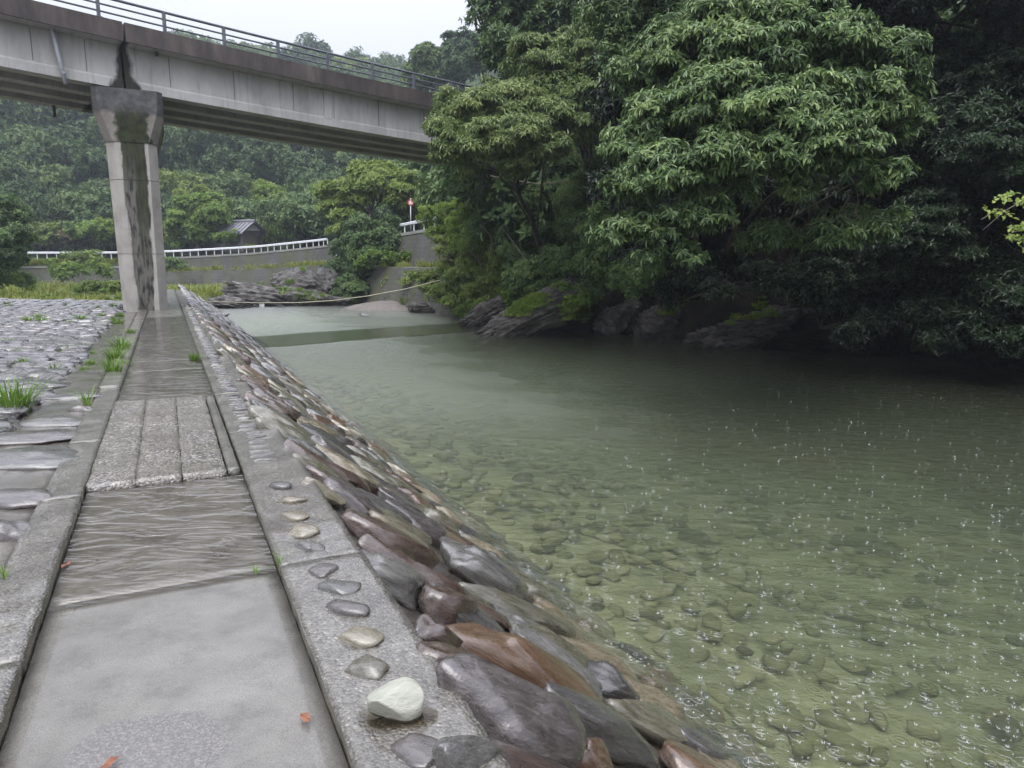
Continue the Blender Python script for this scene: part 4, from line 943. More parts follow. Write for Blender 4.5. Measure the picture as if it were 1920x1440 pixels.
def utility_pole(px, ptop, pbot, Y_, label):
    b = at(px, pbot, Y_); tp = at(px, ptop, Y_); r_ = empty('utility_pole', b, label, 'utility pole')
    mb = MB(); mb.tube([b, tp], [.16, .11], 8); wpart(mb, 'pole', M['wallcap'], r_, True)
    for dz in (.9, 1.6):
        mb = MB(); mb.box(tp - Vector((0, 0, dz)), (1.9, .09, .09)); wpart(mb, 'crossarm', M['steel'], r_)
        for dx in (-.85, -.3, .3, .85):
            mb = MB(); mb.tube([tp + Vector((dx, 0, -dz)), tp + Vector((dx, 0, -dz + .22))], .05, 6); wpart(mb, 'insulator', M['white'], r_)
    return tp
tp = utility_pole(193, 374, 470, 92, 'thin utility pole with insulators rising above bushes left of the pier')
def wire(a, b, sag, label, rad=.02, grp='overhead power wires', name='power_wire', mat='steel', cat='wire'):
    a, b = Vector(a), Vector(b); mb = MB()
    mb.tube([a.lerp(b, i / 16) - Vector((0, 0, sag * 4 * (i / 16) * (1 - i / 16))) for i in range(17)], rad, 5)
    return tag(mb.build(name, M[mat], None, True), label, cat, grp)
for k, dz in enumerate((-.70, -1.4)):
    wire(tp + Vector((.85, 0, dz)), at(640, 352 + 12 * k, 92), 1.4, 'thin dark power wires sloping down above the tiled roof')
    wire(tp + Vector((-.85, 0, dz)), at(-60, 392 + 10 * k, 92), .8, 'thin dark power wires running left from the utility pole')
def road_sign():
    b = at(770, 420, 54); tp_ = at(770, 377, 54); r_ = empty('road_sign', b, 'round red-rimmed road sign on a white post above the steep wall', 'road sign')
    mb = MB(); mb.tube([b - Vector((0, 0, .5)), tp_ + Vector((0, 0, .2))], .035, 8); wpart(mb, 'post', M['white'], r_, True)
    c = tp_ + Vector((0, 0, -.1)); f = -Vector((c.x, c.y, 0)).normalized(); sd_ = Vector((-f.y, f.x, 0))
    def disc(r0, r1, off, mat, nm):
        mb = MB(); n = 24; vs = [tuple(c + f * off + (sd_ * math.cos(2 * math.pi * i / n) + Vector((0, 0, math.sin(2 * math.pi * i / n)))) * r_) for r_ in (r0, r1) for i in range(n)]
        if r0 == 0: mb.prism(vs[n:], f * .01)
        else:
            v2 = [tuple(Vector(v) + f * .014) for v in vs]; mb.add(vs + v2, [(i, (i + 1) % n, n + (i + 1) % n, n + i) for i in range(n)] + [(2 * n + i, 2 * n + (i + 1) % n, 3 * n + (i + 1) % n, 3 * n + i) for i in range(n)] + [(n + i, n + (i + 1) % n, 3 * n + (i + 1) % n, 3 * n + i) for i in range(n)])
        wpart(mb, nm, M[mat], r_)
    disc(0, .20, .05, 'white', 'face'); disc(.145, .22, .055, 'red', 'rim')
road_sign()
mr_ = empty('direction_board', at(750, 405, 58), 'pale blue board on a slim grey post beside the round road sign', 'road board')
mb = MB(); mb.box(at(753, 386, 58), (.62, .06, .46)); wpart(mb, 'board', M['bluewhite'], mr_)
mb = MB(); mb.box(at(740, 383, 58.3), (.5, .05, .32)); wpart(mb, 'board', M['bluewhite'], mr_)
mb = MB(); mb.tube([at(758, 425, 58.1), at(758, 380, 58.1)], .03, 6); mb.tube([at(742, 425, 58.4), at(742, 380, 58.4)], .03, 6); wpart(mb, 'post', M['steel'], mr_)

# rope across the river and its hanging board
rp = [at(330, 562, 33), at(380, 565, 35), at(440, 567, 37), at(490, 568, 38.5), at(560, 567.5, 40), at(620, 564, 41), at(690, 555, 42), at(760, 542, 42.5), at(830, 524, 43), at(870, 512, 43)]
mb = MB(); mb.tube(rp, .028, 6); tag(mb.build('safety_rope', M['rope'], None, True), 'long pale rope stretched low over the water from bank to bank', 'rope')
mb = MB(); c = at(491, 573, 38.5); mb.box(c, (.27, .02, .19), Matrix.Rotation(.05, 3, 'Y')); mb.tube([c + Vector((-.1, 0, .09)), c + Vector((-.1, 0, .15))], .008, 4); mb.tube([c + Vector((.1, 0, .09)), c + Vector((.1, 0, .15))], .008, 4)
tag(mb.build('hanging_sign', M['white']), 'small blank white board hanging from the rope over the river', 'sign')

# ------------------------------------------------------------------ rocks
def outcrop(px, py, Y_, lx, ly, lz, label, seed, yaw=0, tilt=0, mat='outcrop', sub=5, strata=.35, grp=None, name='rock_outcrop', cat='rock', rough=.3):
    me = rock_mesh(name, seed, sub, (lx, ly, lz), M[mat], rough=rough, strata=strata, cuts=9, pw=.9); p = at(px, py, Y_)
    o = obj(name, me); o.location = p; o.rotation_euler = (0, tilt, yaw); return tag(o, label, cat, grp)
def bank_rock(px, lx, ly, lz, label, seed, yaw=0, tilt=0, mat='outcrop', up=.1, back=.3):
    i = min(range(len(bank)), key=lambda k: abs(pix(bank[k])[0] - px)); o = outcrop(px, 600, 25, lx, ly, lz, label, seed, yaw, tilt, mat); o.location = bank[i] + bnor[i] * back + Vector((0, 0, up)); return o
outcrop(500, 560, 50, 3.3, 2.0, 1.25, 'long low dark ledge of layered rock at the left waterline', 5, .05, .10)
outcrop(560, 545, 54, 2.7, 2.0, 1.7, 'highest jagged hump of layered grey rock before the mossy wall', 8, .1, -.05)
outcrop(612, 540, 53, .95, 1.2, 1.35, 'blocky pale-faced boulder at the right end of the rock ledge', 11, .3, .1)
outcrop(440, 572, 47, 1.5, 1.2, .55, 'flat dark tip of the rock ledge reaching into the river', 14, .1, .12)
outcrop(600, 566, 50, 2.6, 1.3, .55, 'low reddish shelf of rock below the blocky boulder', 15, .0, .02)
outcrop(416, 590, 37, .32, .3, .13, 'small rounded stone standing in the water off the left bank', 21, 0, 0, 'st_grey', 3, 0, name='river_stone')
outcrop(683, 591, 42, .40, .25, .14, 'flat dark stone breaking the water before the gravel bar', 22, 0, 0, 'st_dark', 3, 0, name='river_stone')
outcrop(788, 578, 42.5, .9, .5, .38, 'grey driftwood-coloured rock at the right tip of the gravel bar', 23, 0, .1, sub=4)
outcrop(910, 592, 34, 1.9, .8, .5, 'slanting grey rock slab farthest left on the right bank', 31, R(-15), R(-30))
outcrop(1000, 596, 29.5, 2.3, .9, .8, 'big slanting slab of ridged grey rock beside bright moss', 32, R(-14), R(-27))
outcrop(950, 606, 30, 1.3, .7, .45, 'low dark ridge of rock at the waterline left of the mossy slope', 33, R(-14), R(-22))
bank_rock(1140, .8, .8, 1.2, 'steep grey rock face right of the mossy slope', 34, R(-10), R(38), up=.35)
bank_rock(1225, .9, .8, 1.1, 'steep bluish rock face dipping into dark water', 35, R(-10), R(35), up=.3)
bank_rock(1310, 1.0, .7, .55, 'low dark rock at the foot of the brown ledge', 37, R(-5), R(-8), up=.05)
bank_rock(1400, 1.6, .8, .9, 'brown broken rock ledge with tan patches under the big tree', 36, R(-5), R(-14), up=.35, back=.5)
bank_rock(1500, 1.3, .8, .55, 'wet rock coloured shade-black under the overhanging branches', 38, 0, 0, 'bankrock', up=0)
outcrop(18, 572, 30, 1.15, .9, .28, 'rounded sandy concrete hump among the apron stones', 41, 0, 0, 'st_tan', 4, 0, rough=.1, name='sandy_hump', cat='hump')
outcrop(427, 566, 60, .5, .4, .3, 'small grey boulder on the grassy left shore', 42, 0, 0, 'st_grey', 3, 0, name='shore_boulder', cat='boulder')
def drop(o_name, x, y):
    ob = bpy.data.objects[o_name]; r_ = ob.ray_cast(Vector((x, y, 60)), Vector((0, 0, -1))); return r_[1] if r_[0] else None
bpy.context.view_layer.update()
def on_bed(px, py):
    p = on(px, py, -3.0); return p
for i, (px, py, lx, mt) in enumerate([(1530, 868, .50, 'st_orange'), (1145, 797, .50, 'st_dark'), (1290, 806, .24, 'st_dark'), (1222, 814, .24, 'st_dark'), (1462, 806, .42, 'st_dark'), (1640, 833, .42, 'st_dark'), (1790, 830, .50, 'st_dark'), (1692, 981, .26, 'st_dark'), (1622, 1030, .5, 'st_olive'), (1712, 1133, .13, 'st_dark'), (1078, 713, .45, 'st_dark'), (1182, 719, .5, 'st_dark'), (1730, 896, .36, 'st_dark'), (1350, 842, .2, 'st_dark'), (1340, 724, .55, 'st_dark'), (1560, 780, .5, 'st_dark'), (1860, 800, .5, 'st_dark'), (1640, 745, .6, 'st_dark'), (1480, 745, .6, 'st_dark'), (1105, 1000, .2, 'st_dark'), (980, 900, .2, 'st_olive'), (1420, 940, .25, 'st_olive'), (1850, 960, .3, 'st_olive'), (1300, 1010, .22, 'st_dark')]):
    p = on(px, py, -3.0)
    for _ in range(3): h_ = drop('riverbed', p.x, p.y); p = on(px, py, h_.z + .04)
    me = rock_mesh('sunken_boulder', 300 + i, 4, (lx * 1.15, lx * .7, .08 + lx * .32), M[mt], rough=.15, cuts=5)
    me.materials.clear(); me.materials.append(M['sunken_tawny' if i == 0 else 'sunken']); o = obj('sunken_boulder', me); o.location = p; o.rotation_euler = (0, 0, rnd.uniform(-.4, .4))
    tag(o, 'large sunken boulder with a tawny top, brightest seen through the water' if i == 0 else 'dark sunken boulder seen dimly through the green river water', 'boulder', 'sunken boulders on the river bed')
# loose pale stone and its small puddle on the kerb strip
p = on(742, 1338, .055); V, F = rock_v(77, 5, (.088, .066, .062), rough=.06, cuts=5, pw=.62)
o = obj('loose_stone', fast_mesh('loose_stone', V, F), M['st_white']); o.location = p + Vector((0, 0, .045)); o.rotation_euler = (0, .1, .35)
tag(o, 'pale greenish-white rounded stone lying loose in a puddle on the kerb', 'stone')
pm, t_ = nt('puddle_water'); n_ = N(t_); n_('OutputMaterial', {'Surface': n_('MixShader', {0: n_('Fresnel', {'IOR': 1.45}).outputs[0], 1: n_('BsdfTransparent', {'Color': (.6, .55, .45, 1)}).outputs[0], 2: n_('BsdfGlossy', {'Roughness': .04}).outputs[0]}).outputs[0]})
pc2 = on(745, 1344, .062); V = [(pc2.x, pc2.y, .0625)] + [(pc2.x + math.cos(a) * (.12 + .02 * math.sin(3 * a)), pc2.y + math.sin(a) * (.062 + .014 * math.sin(2 * a + 1)), .0625) for a in np.linspace(0, 2 * math.pi, 28)[:-1]]
mb = MB(); mb.add(V, [(0, i, i % 27 + 1) for i in range(1, 28)]); tag(mb.build('puddle', pm), 'small clear puddle around the pale loose stone', 'puddle')
# fallen leaves
for i, (px, py, lb) in enumerate([(124, 1060, 'orange fallen leaf at the left edge of the wet slab'), (205, 1433, 'pale orange fallen leaf on the dark worn patch'), (573, 1348, 'dark red fallen leaf near the right edge of the near slab'), (648, 766, 'rust coloured fallen leaf on the kerb beyond the aggregate strips')]):
    p = on(px, py, .012 if i != 3 else .06); a = rnd.uniform(0, 6); c_, s_ = math.cos(a), math.sin(a)
    ol = [(-.035, 0), (-.015, .014), (.012, .013), (.035, 0), (.012, -.012), (-.015, -.014)]
    mb = MB(); mb.add([(p.x, p.y, p.z + .006)] + [(p.x + c_ * x - s_ * y, p.y + s_ * x + c_ * y, p.z + .002 + .008 * (i_ % 2)) for i_, (x, y) in enumerate(ol)], [(0, k + 1, (k + 1) % 6 + 1) for k in range(6)])
    tag(mb.build('fallen_leaf', M['rust']), lb, 'leaf')

# ------------------------------------------------------------------ grass
def grass_mesh(name, seed, n, h, rad, mat, bend=.6, w=.006):
    rs = np.random.RandomState(seed); a = rs.rand(n) * 6.283; r_ = rad * np.sqrt(rs.rand(n)) * .5
    b = np.stack([np.cos(a) * r_, np.sin(a) * r_, np.zeros(n) - .01], 1); o_ = np.stack([np.cos(a), np.sin(a), np.zeros(n)], 1) + rs.normal(size=(n, 3)) * .3; o_[:, 2] = 0
    H = h * (.45 + .6 * rs.rand(n, 1)); B_ = bend * rs.rand(n, 1) * H
    sd_ = np.stack([-o_[:, 1], o_[:, 0], np.zeros(n)], 1) * w
    m1 = b + o_ * B_ * .3 + np.array([0, 0, 1]) * H * .55; m2 = b + o_ * B_ * .75 + np.array([0, 0, 1]) * H * .88; tp_ = b + o_ * B_ * 1.25 + np.array([0, 0, 1]) * H * .95
    V = np.stack([b - sd_, b + sd_, m1 - sd_, m1 + sd_, m2 - sd_ * .6, m2 + sd_ * .6, tp_], 1).reshape(-1, 3)
    F0 = np.array([[0, 1, 3], [0, 3, 2], [2, 3, 5], [2, 5, 4], [4, 5, 6]]); F = (F0[None] + (np.arange(n) * 7)[:, None, None]).reshape(-1, 3)
    me = fast_mesh(name, V, F, np.repeat(np.clip(.5 + rs.normal(size=n) * .2, 0, 1), 7), False); me.materials.append(M[mat]); return me
G = [grass_mesh('grass_tuft', i, 95, .2, .16, 'grass', 1.1, .0042) for i in range(3)]; GS = [grass_mesh('grass_tuft', 10 + i, 14, .16, .05, 'grass', 1.2, .004) for i in range(2)]
def tuft(p, sc, me, label, grp='grass tufts between the stones', hz_=1):
    o = obj('grass_tuft', me); o.location = p; o.scale = (sc, sc, sc * hz_); o.rotation_euler = (0, 0, rnd.uniform(0, 6)); tag(o, label, 'grass tuft', grp)
tuft(on_apron(24, 775), 1.9, G[0], 'largest bright green grass tuft, by the dark stones on the left')
tuft(on_apron(165, 762), 1.5, GS[0], 'sparse grass sprig behind the small purple stone beside the kerb')
for px, py, sc, lb in [(212, 700, .8, 'nearest grass tuft along the outer edge of the left kerb'), (215, 676, .9, 'second grass tuft along the outer edge of the left kerb'), (228, 658, 1.0, 'densest grass tuft growing against the left kerb'), (246, 628, .6, 'small farther tuft against the left kerb')]:
    tuft(on(px, py, .02), sc * 1.4, G[1], lb)
tuft(on(364, 676, .0), .8, G[2], 'lone green tuft at the right edge of the wet path')
tuft(on(527, 1062, .03), .55, GS[1], 'upright weed sprig in the joint by the right kerb')
tuft(on(480, 1074, .01), .5, GS[0], 'flattened weed sprawling over the wet slab', hz_=.5)
tuft(on_rev(592, 897) + Vector((0, 0, .02)), .7, GS[1], 'single green sprout between boulders below the kerb stones')
tuft(on_rev(523, 745) + Vector((0, 0, .02)), .9, GS[1], 'green sprout among the farther brown boulders')
tuft(on_rev(905, 1145) + Vector((0, 0, .02)), .3, GS[0], 'tiny green weed above the broad grey boulder')
tuft(on(8, 1085, .05), .5, GS[0], 'ragged weed at the left edge beside the near kerb')
rg = random.Random(5)
for i in range(46):
    px, py = rg.uniform(-5, 232), 545 + 150 * rg.random() ** 1.4
    if i < 8: px, py = [(128, 658), (155, 655), (152, 603), (130, 607), (210, 602), (72, 600), (50, 605), (185, 585)][i]
    tuft(on_apron(px, py), rg.uniform(.45, .95) * (1.5 if py < 620 else 1), G[i % 3], 'small bright grass tuft growing between the wet apron stones', hz_=.7)
def grass_field(name, pts, n_each, h, rad, mat, seed):
    Vs, Fs, Ts, n = [], [], [], 0
    for i, (p, sc) in enumerate(pts):
        me = grass_mesh('tmp', seed + i, n_each, h * sc, rad * sc, mat, .7, .012 * sc + .006)
        V = np.empty(len(me.vertices) * 3, np.float32); me.vertices.foreach_get('co', V); V = V.reshape(-1, 3) + np.array(p[:])
        F = np.empty(len(me.loops), np.int32); me.loops.foreach_get('vertex_index', F); F = F.reshape(-1, 3)
        T = np.empty(len(me.vertices), np.float32); me.attributes['tint'].data.foreach_get('value', T)
        Vs.append(V); Fs.append(F + n); Ts.append(np.clip(T + rnd.uniform(-.15, .15), 0, 1)); n += len(V); bpy.data.meshes.remove(me)
    return tag(obj(name, fast_mesh(name, np.concatenate(Vs), np.concatenate(Fs), np.concatenate(Ts), False), M[mat]), kind='stuff')
def drop(o_name, x, y):
    ob = bpy.data.objects[o_name]; r_ = ob.ray_cast(Vector((x, y, 60)), Vector((0, 0, -1))); return r_[1] if r_[0] else None
bpy.context.view_layer.update()
pts = []
for i in range(170):
    px = rg.uniform(225, 425) if i % 2 else rg.uniform(-10, 232); Y_ = rg.uniform(37, 70) if px < 235 else rg.uniform(48, 66)
    h_ = drop('left_shore', (px - 960) * Y_ / 1340, Y_)
    if h_ and h_.z > WATER: pts.append((h_, rg.uniform(.7, 1.5)))
grass_field('shore_grass', pts, 110, .62, 1.5, 'ygrass', 100)
pts = []
for i in range(240):
    h_ = drop('grass_point', rg.uniform(-10, -1), rg.uniform(41, 52))
    if h_ and h_.z > WATER + .1: pts.append((h_, rg.uniform(.7, 1.3)))
grass_field('point_grass', pts, 110, .6, 1.1, 'ygrass', 500)
pts = [(wline[rg.randint(iA, iB - 1)] + Vector((rg.uniform(-.2, .2), rg.uniform(-.1, 1.0), 0)), rg.uniform(.6, 1.1)) for i in range(190)]
pts = [(Vector((p.x, p.y, 1.0 + rg.uniform(0, .4))), s_) for p, s_ in pts]
grass_field('bank_grass', pts, 60, .55, .9, 'ygrass', 900)
pts = []
for i in range(230):
    k = rg.randint(iB, len(wline) - 1); z = .35 + (wline[k].z - 1.75) * .55 if k < iC else 1.1
    p = wline[k] - wnor[k] * rg.uniform(.9, 1.9)
    pts.append((Vector((p.x, p.y, z)), rg.uniform(.4, 1.3) * (1 if rg.random() < .6 else .5)))
grass_field('ledge_grass', pts, 50, .55, .9, 'ygrass', 1200)
# moss and grass on the rocks of the right bank
bpy.context.view_layer.update(); dg = bpy.context.evaluated_depsgraph_get(); pts = []
for poly, n in ((((935, 606), (965, 575), (1040, 545), (1010, 572)), 200), (((1045, 600), (1060, 570), (1100, 545), (1120, 600)), 260), (((1235, 600), (1240, 575), (1300, 530), (1290, 560)), 60), (((1300, 640), (1400, 560), (1480, 560), (1500, 600)), 20)):
    for i in range(n):
        w = [rg.random() for _ in poly]; sw = sum(w); px = sum(a * p[0] for a, p in zip(w, poly)) / sw + rg.uniform(-12, 12); py = sum(a * p[1] for a, p in zip(w, poly)) / sw + rg.uniform(-10, 10)
        o_ = cam.location + ray(px, py).normalized() * 20; r_ = scene.ray_cast(dg, o_, ray(px, py).normalized())
        if r_[0] and r_[4].name.split('.')[0] in ('rock_outcrop', 'right_bank'): pts.append((r_[1], rg.uniform(.5, .9)))
far_pts = []
for i in range(150):
    px, py = rg.uniform(425, 640), rg.uniform(505, 572)
    o_ = cam.location + ray(px, py).normalized() * 34; r_ = scene.ray_cast(dg, o_, ray(px, py).normalized())
    if r_[0] and r_[4].name.startswith('rock_outcrop') and fbm(np.array([[px * .03, py * .05, 1.]]), 4, 2)[0] > .0: far_pts.append((r_[1], rg.uniform(.5, 1.1)))
grass_field('rock_plants', far_pts, 50, .35, .8, 'lf_lime', 1900)
grass_field('bank_moss', pts, 60, .20, .55, 'lf_lime', 1500)

# ------------------------------------------------------------------ trees on the right bank
seedc = 50
# the big broad-leaved tree over the water
L1 = PX([(1480, 50, 15, .9), (1560, 95, 14.5, .85), (1650, 125, 14.6, .8), (1420, 120, 14.6, .9), (1340, 70, 15.5, .9), (1270, 110, 15.8, .9), (1200, 150, 16.2, .8),
         (1690, 195, 14.4, .6), (1610, 195, 14, .8), (1530, 215, 13.8, .8), (1440, 220, 13.7, .8), (1340, 200, 14.4, .9), (1250, 225, 15, .8), (1190, 270, 15, .65),
         (1180, 350, 14.6, .55), (1240, 330, 14.2, .75), (1330, 305, 14, .75), (1400, 300, 13.7, .55), (1500, 285, 13.5, .75), (1590, 288, 13.5, .6),
         (1170, 430, 14.6, .5), (1250, 425, 14.3, .65), (1325, 400, 14.3, .55), (1285, 478, 14.4, .38), (1205, 490, 14.6, .42), (1500, 345, 13.8, .42), (1640, 335, 13.8, .40), (1690, 320, 13.9, .3),
         (1700, 240, 14.3, .4), (1385, 355, 14, .4)])
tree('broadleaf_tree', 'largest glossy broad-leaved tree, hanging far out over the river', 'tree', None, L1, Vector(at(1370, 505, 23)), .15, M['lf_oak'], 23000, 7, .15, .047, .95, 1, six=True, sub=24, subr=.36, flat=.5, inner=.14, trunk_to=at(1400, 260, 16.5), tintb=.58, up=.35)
L1b = PX([(1560, 440, 14.6, .42), (1640, 425, 14.6, .38), (1440, 440, 15, .38), (1600, 410, 14.8, .34), (1400, 455, 15.2, .25), (1680, 400, 14.9, .22), (1510, 450, 15, .26)])
tree('broadleaf_tree', 'low leafy bough with bare pale twigs above the black water', 'tree', None, L1b, Vector(at(1500, 540, 23)), .08, M['lf_oak'], 2300, 7, .16, .052, .75, 2, six=True, flat=.5, inner=.1, trunk_to=at(1520, 380, 16.5), tintb=.5)
L2 = PX([(845, 235, 24, .8), (900, 210, 24, .9), (965, 205, 24.5, 1.0), (1030, 225, 24.5, .8), (850, 280, 23.5, .7), (910, 270, 23.2, .9), (980, 265, 23.3, .9), (1040, 275, 23.6, .55), (835, 190, 24.4, .5), (890, 190, 24.6, .6), (870, 315, 23.8, .5), (960, 310, 23.6, .6), (940, 175, 25, .7)])
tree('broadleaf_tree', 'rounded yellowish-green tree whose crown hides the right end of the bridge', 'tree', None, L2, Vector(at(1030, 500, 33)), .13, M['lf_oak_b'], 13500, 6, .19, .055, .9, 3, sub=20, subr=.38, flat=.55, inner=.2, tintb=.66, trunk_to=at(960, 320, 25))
L3 = PX([(1010, 120, 26, 1.1), (1080, 105, 26, 1.0), (1130, 130, 25.5, .9), (1050, 165, 25.5, 1.0), (1110, 190, 25, .9), (990, 160, 26.3, .7), (1140, 60, 26, 1.0), (1110, 240, 25, .8), (1060, 235, 25.5, .7)])
tree('broadleaf_tree', 'olive-topped tree filling the gap above the rounded yellowish-green crown', 'tree', None, L3, Vector(at(1120, 520, 31)), .18, M['lf_oak_b'], 10500, 6, .18, .055, .9, 4, sub=20, subr=.38, flat=.55, inner=.2, tintb=.6, trunk_to=at(1090, 260, 27))
L4 = PX([(930, 20, 30, 1.3), (975, -20, 30, 1.6), (1030, 10, 30, 1.5), (955, 80, 29.5, 1.1), (925, 100, 29.5, .7), (1010, 60, 29.5, 1.2), (960, 130, 29.5, .9), (1080, 20, 29, 1.5), (1140, -20, 28, 1.6), (945, -90, 31, 1.6), (1050, -100, 31, 2)])
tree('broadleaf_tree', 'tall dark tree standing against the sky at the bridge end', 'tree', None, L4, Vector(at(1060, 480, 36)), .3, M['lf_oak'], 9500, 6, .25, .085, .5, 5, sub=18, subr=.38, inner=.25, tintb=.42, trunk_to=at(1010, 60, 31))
# trees further right, darker
L6 = PX([(1180, 30, 19, 1.2), (1260, 10, 18.5, 1.2), (1340, -20, 18.5, 1.3), (1430, -30, 18, 1.2), (1180, 90, 18.5, .8), (1500, -50, 18, 1.2), (1230, -90, 19, 1.4), (1380, -120, 18.5, 1.5)])
tree('broadleaf_tree', 'pale glossy crown at the very top, above the largest tree', 'tree', None, L6, Vector(at(1300, 540, 24)), .22, M['lf_oak'], 7500, 6, .18, .06, .5, 6, inner=.2, tintb=.45, trunk_to=at(1300, 50, 20))
L7 = PX([(1580, 10, 19, 1.0), (1680, 40, 19, .9), (1760, 120, 19, 1.0), (1850, 160, 18.5, 1.2), (1800, 240, 18, 1.1), (1900, 260, 18, 1.1), (1740, 280, 19, 1.0), (1860, 60, 19, .8), (1930, 120, 18, .9), (1620, -40, 19, 1.2), (1760, -60, 18, 1.2), (1900, -60, 17, 1.2)])
tree('shade_tree', 'dark shaded tree in the upper right corner with sky showing through', 'tree', None, L7, Vector(at(1790, 560, 22)), .22, M['lf_shade'], 11000, 6, .15, .055, .4, 7, inner=.15, flat=.45, tintb=.45, trunk_to=at(1700, 60, 20))
L8 = PX([(1780, 300, 17.5, .8), (1860, 290, 17, .9), (1760, 400, 18, .9), (1700, 450, 18, .8), (1780, 460, 17.5, .7), (1920, 330, 17, .9), (1650, 490, 18.5, .7), (1560, 520, 19, .6)])
tree('shade_tree', 'dark maple-like tree layered in flat sprays beside black shadow', 'tree', None, L8, Vector(at(1830, 620, 20)), .13, M['lf_shade'], 7000, 6, .13, .05, .3, 8, inner=.15, flat=.35, tintb=.62, trunk_to=at(1800, 350, 18.5))
# canopy behind closing the slope
L9 = PX([(1200, 180, 22, 1.4), (1320, 250, 21, 1.4), (1440, 180, 21, 1.5), (1560, 250, 21, 1.4), (1680, 180, 22, 1.5), (1150, 350, 22, 1.0), (1260, 420, 21, 1.0), (1400, 380, 21, 1.2), (1560, 380, 21, 1.2), (1850, 380, 21, 1.2), (1700, 340, 21.5, 1.2), (1950, 480, 20, 1.2), (1480, 60, 23, 1.5), (1650, 60, 23, 1.4), (1300, 80, 23, 1.5), (1860, 230, 22, 1.4)])
tree('shade_tree', 'dark shaded evergreen tree behind the largest tree, filling its gaps', 'tree', None, L9, Vector(at(1500, 540, 25)), .25, M['lf_shade'], 11000, 6, .22, .09, .4, 9, inner=.35, tintb=.35, trunk_to=at(1480, 200, 23))
# unseen canopy added above the frame to shade the right bank
rs = np.random.RandomState(4)
Lc = [(x, y, z, r) for x, y, z, r in zip(rs.uniform(1, 24, 60), rs.uniform(9, 26, 60), rs.uniform(9.5, 13.5, 60), rs.uniform(1.6, 2.4, 60)) if y > 23 - x * .66 and x > 7.5]
tree('shade_tree', 'unseen canopy added overhead to shade the right bank', 'tree', None, Lc, Vector((14, 24, 3)), .35, M['lf_shade'], 15000, 5, .36, .17, .3, 10, inner=.3, tintb=.4)
# undergrowth: bushes along the right bank
def bush(label, lobes, mat, n, L, Wd, seed, k=5, droop=.3, **kw):
    b = Vector(lobes[0][:3]) - Vector((0, -.6, lobes[0][3] * 1.1)); r_ = empty('bush', b, label, 'bush', kw.pop('grp', 'undergrowth bushes along the right bank'))
    mb = MB(); rng = random.Random(seed)
    for l in lobes[:6]: mb.tube([b, b.lerp(Vector(l[:3]), .5) + Vector((rng.uniform(-.2, .2), 0, .1)), l[:3]], [.05, .035, .012], 5)
    wpart(mb, 'stem', M['bark'], r_, True); c = crown('leaves', lobes, n, k, L, Wd, droop, seed, M[mat], None, **kw); child_of(c, r_)
bush('bright yellow-green bush at the left end of the right bank', PX([(850, 470, 40, 1.0), (870, 530, 38.5, 1.1), (845, 510, 40, .8), (900, 560, 36.5, 1.0), (860, 570, 38, .8), (930, 540, 35.5, .9), (900, 500, 37.5, 1.1), (950, 500, 35, 1.0), (840, 545, 40.5, .7), (920, 575, 35, .6)]), 'lf_yel', 8500, .15, .055, 11, tintb=.66)
bush('fine-leaved drooping bush reaching toward the steep wall', PX([(800, 410, 41, .8), (840, 400, 40, .9), (880, 410, 39, 1.0), (820, 440, 40.5, .7), (900, 450, 37, 1.2), (860, 440, 39, .9)]), 'lf_lime', 3800, .17, .05, 12, tintb=.55)
bush('grey-green thicket below the bridge end', PX([(930, 430, 36, 1.3), (980, 470, 34, 1.3), (1030, 430, 33, 1.3), (940, 370, 37, 1.2), (1000, 380, 35, 1.3), (1060, 370, 32, 1.3), (900, 370, 39, 1.1), (970, 520, 33, 1.0), (1060, 310, 32, 1.1)]), 'lf_mid', 10500, .17, .05, 13, tintb=.5, droop=.5, k=6)
bush('mid-green bush above the ridged rock slab', PX([(990, 525, 31.5, .9), (1040, 505, 30.5, 1.0), (1090, 500, 29.5, 1.0), (1020, 545, 30.5, .6), (1060, 530, 29.8, .6)]), 'lf_mid', 5600, .15, .05, 14, tintb=.62)
bush('dark bush under the left side of the largest tree', PX([(1110, 440, 27, 1.1), (1150, 500, 25.5, 1.0), (1090, 390, 29, 1.2), (1190, 530, 24, .8), (1130, 330, 28, 1.1), (1150, 420, 25, 1.0), (1210, 510, 22.5, .7), (1120, 530, 26.5, .7)]), 'lf_mid', 8500, .14, .045, 15, tintb=.3)
bush('dark brush above the steep rock faces', PX([(1250, 530, 23.2, .8), (1310, 510, 22.5, .8), (1200, 480, 24, .9), (1370, 500, 22.5, .6), (1420, 520, 21, .6), (1350, 545, 21, .5), (1260, 560, 23, .5), (1480, 540, 20.5, .6)]), 'lf_shade', 7200, .13, .05, 16, tintb=.5)
bush('black-green bush left of centre in the dark hollow', PX([(1560, 560, 20, .8), (1640, 600, 19.4, .7), (1600, 630, 19, .5), (1520, 520, 20.5, .7)]), 'lf_shade', 4200, .13, .055, 17, tintb=.4)
bush('shaded bush trailing to the water at the far right', PX([(1740, 600, 18.8, .8), (1820, 620, 18, .7), (1900, 640, 17.3, .6), (1760, 640, 18.3, .5), (1900, 560, 17.5, .8), (1850, 540, 18.5, .8)]), 'lf_shade', 5200, .13, .055, 18, tintb=.6)
bush('deep shaded thicket high in the dark hollow', PX([(1680, 520, 20.5, 1.0), (1780, 520, 20, 1.0), (1880, 470, 19.5, 1.0), (1600, 470, 21.5, .9), (1460, 530, 21.8, .7)]), 'lf_shade', 5200, .15, .06, 19, tintb=.3)
bush('low bright bush skirting the rock slabs at the waterline', PX([(870, 585, 36, .45), (900, 578, 35, .5), (960, 560, 32, .5), (1000, 548, 31, .5), (1060, 548, 29, .5), (1100, 560, 28, .45)]), 'lf_lime', 2600, .13, .05, 20, tintb=.4)
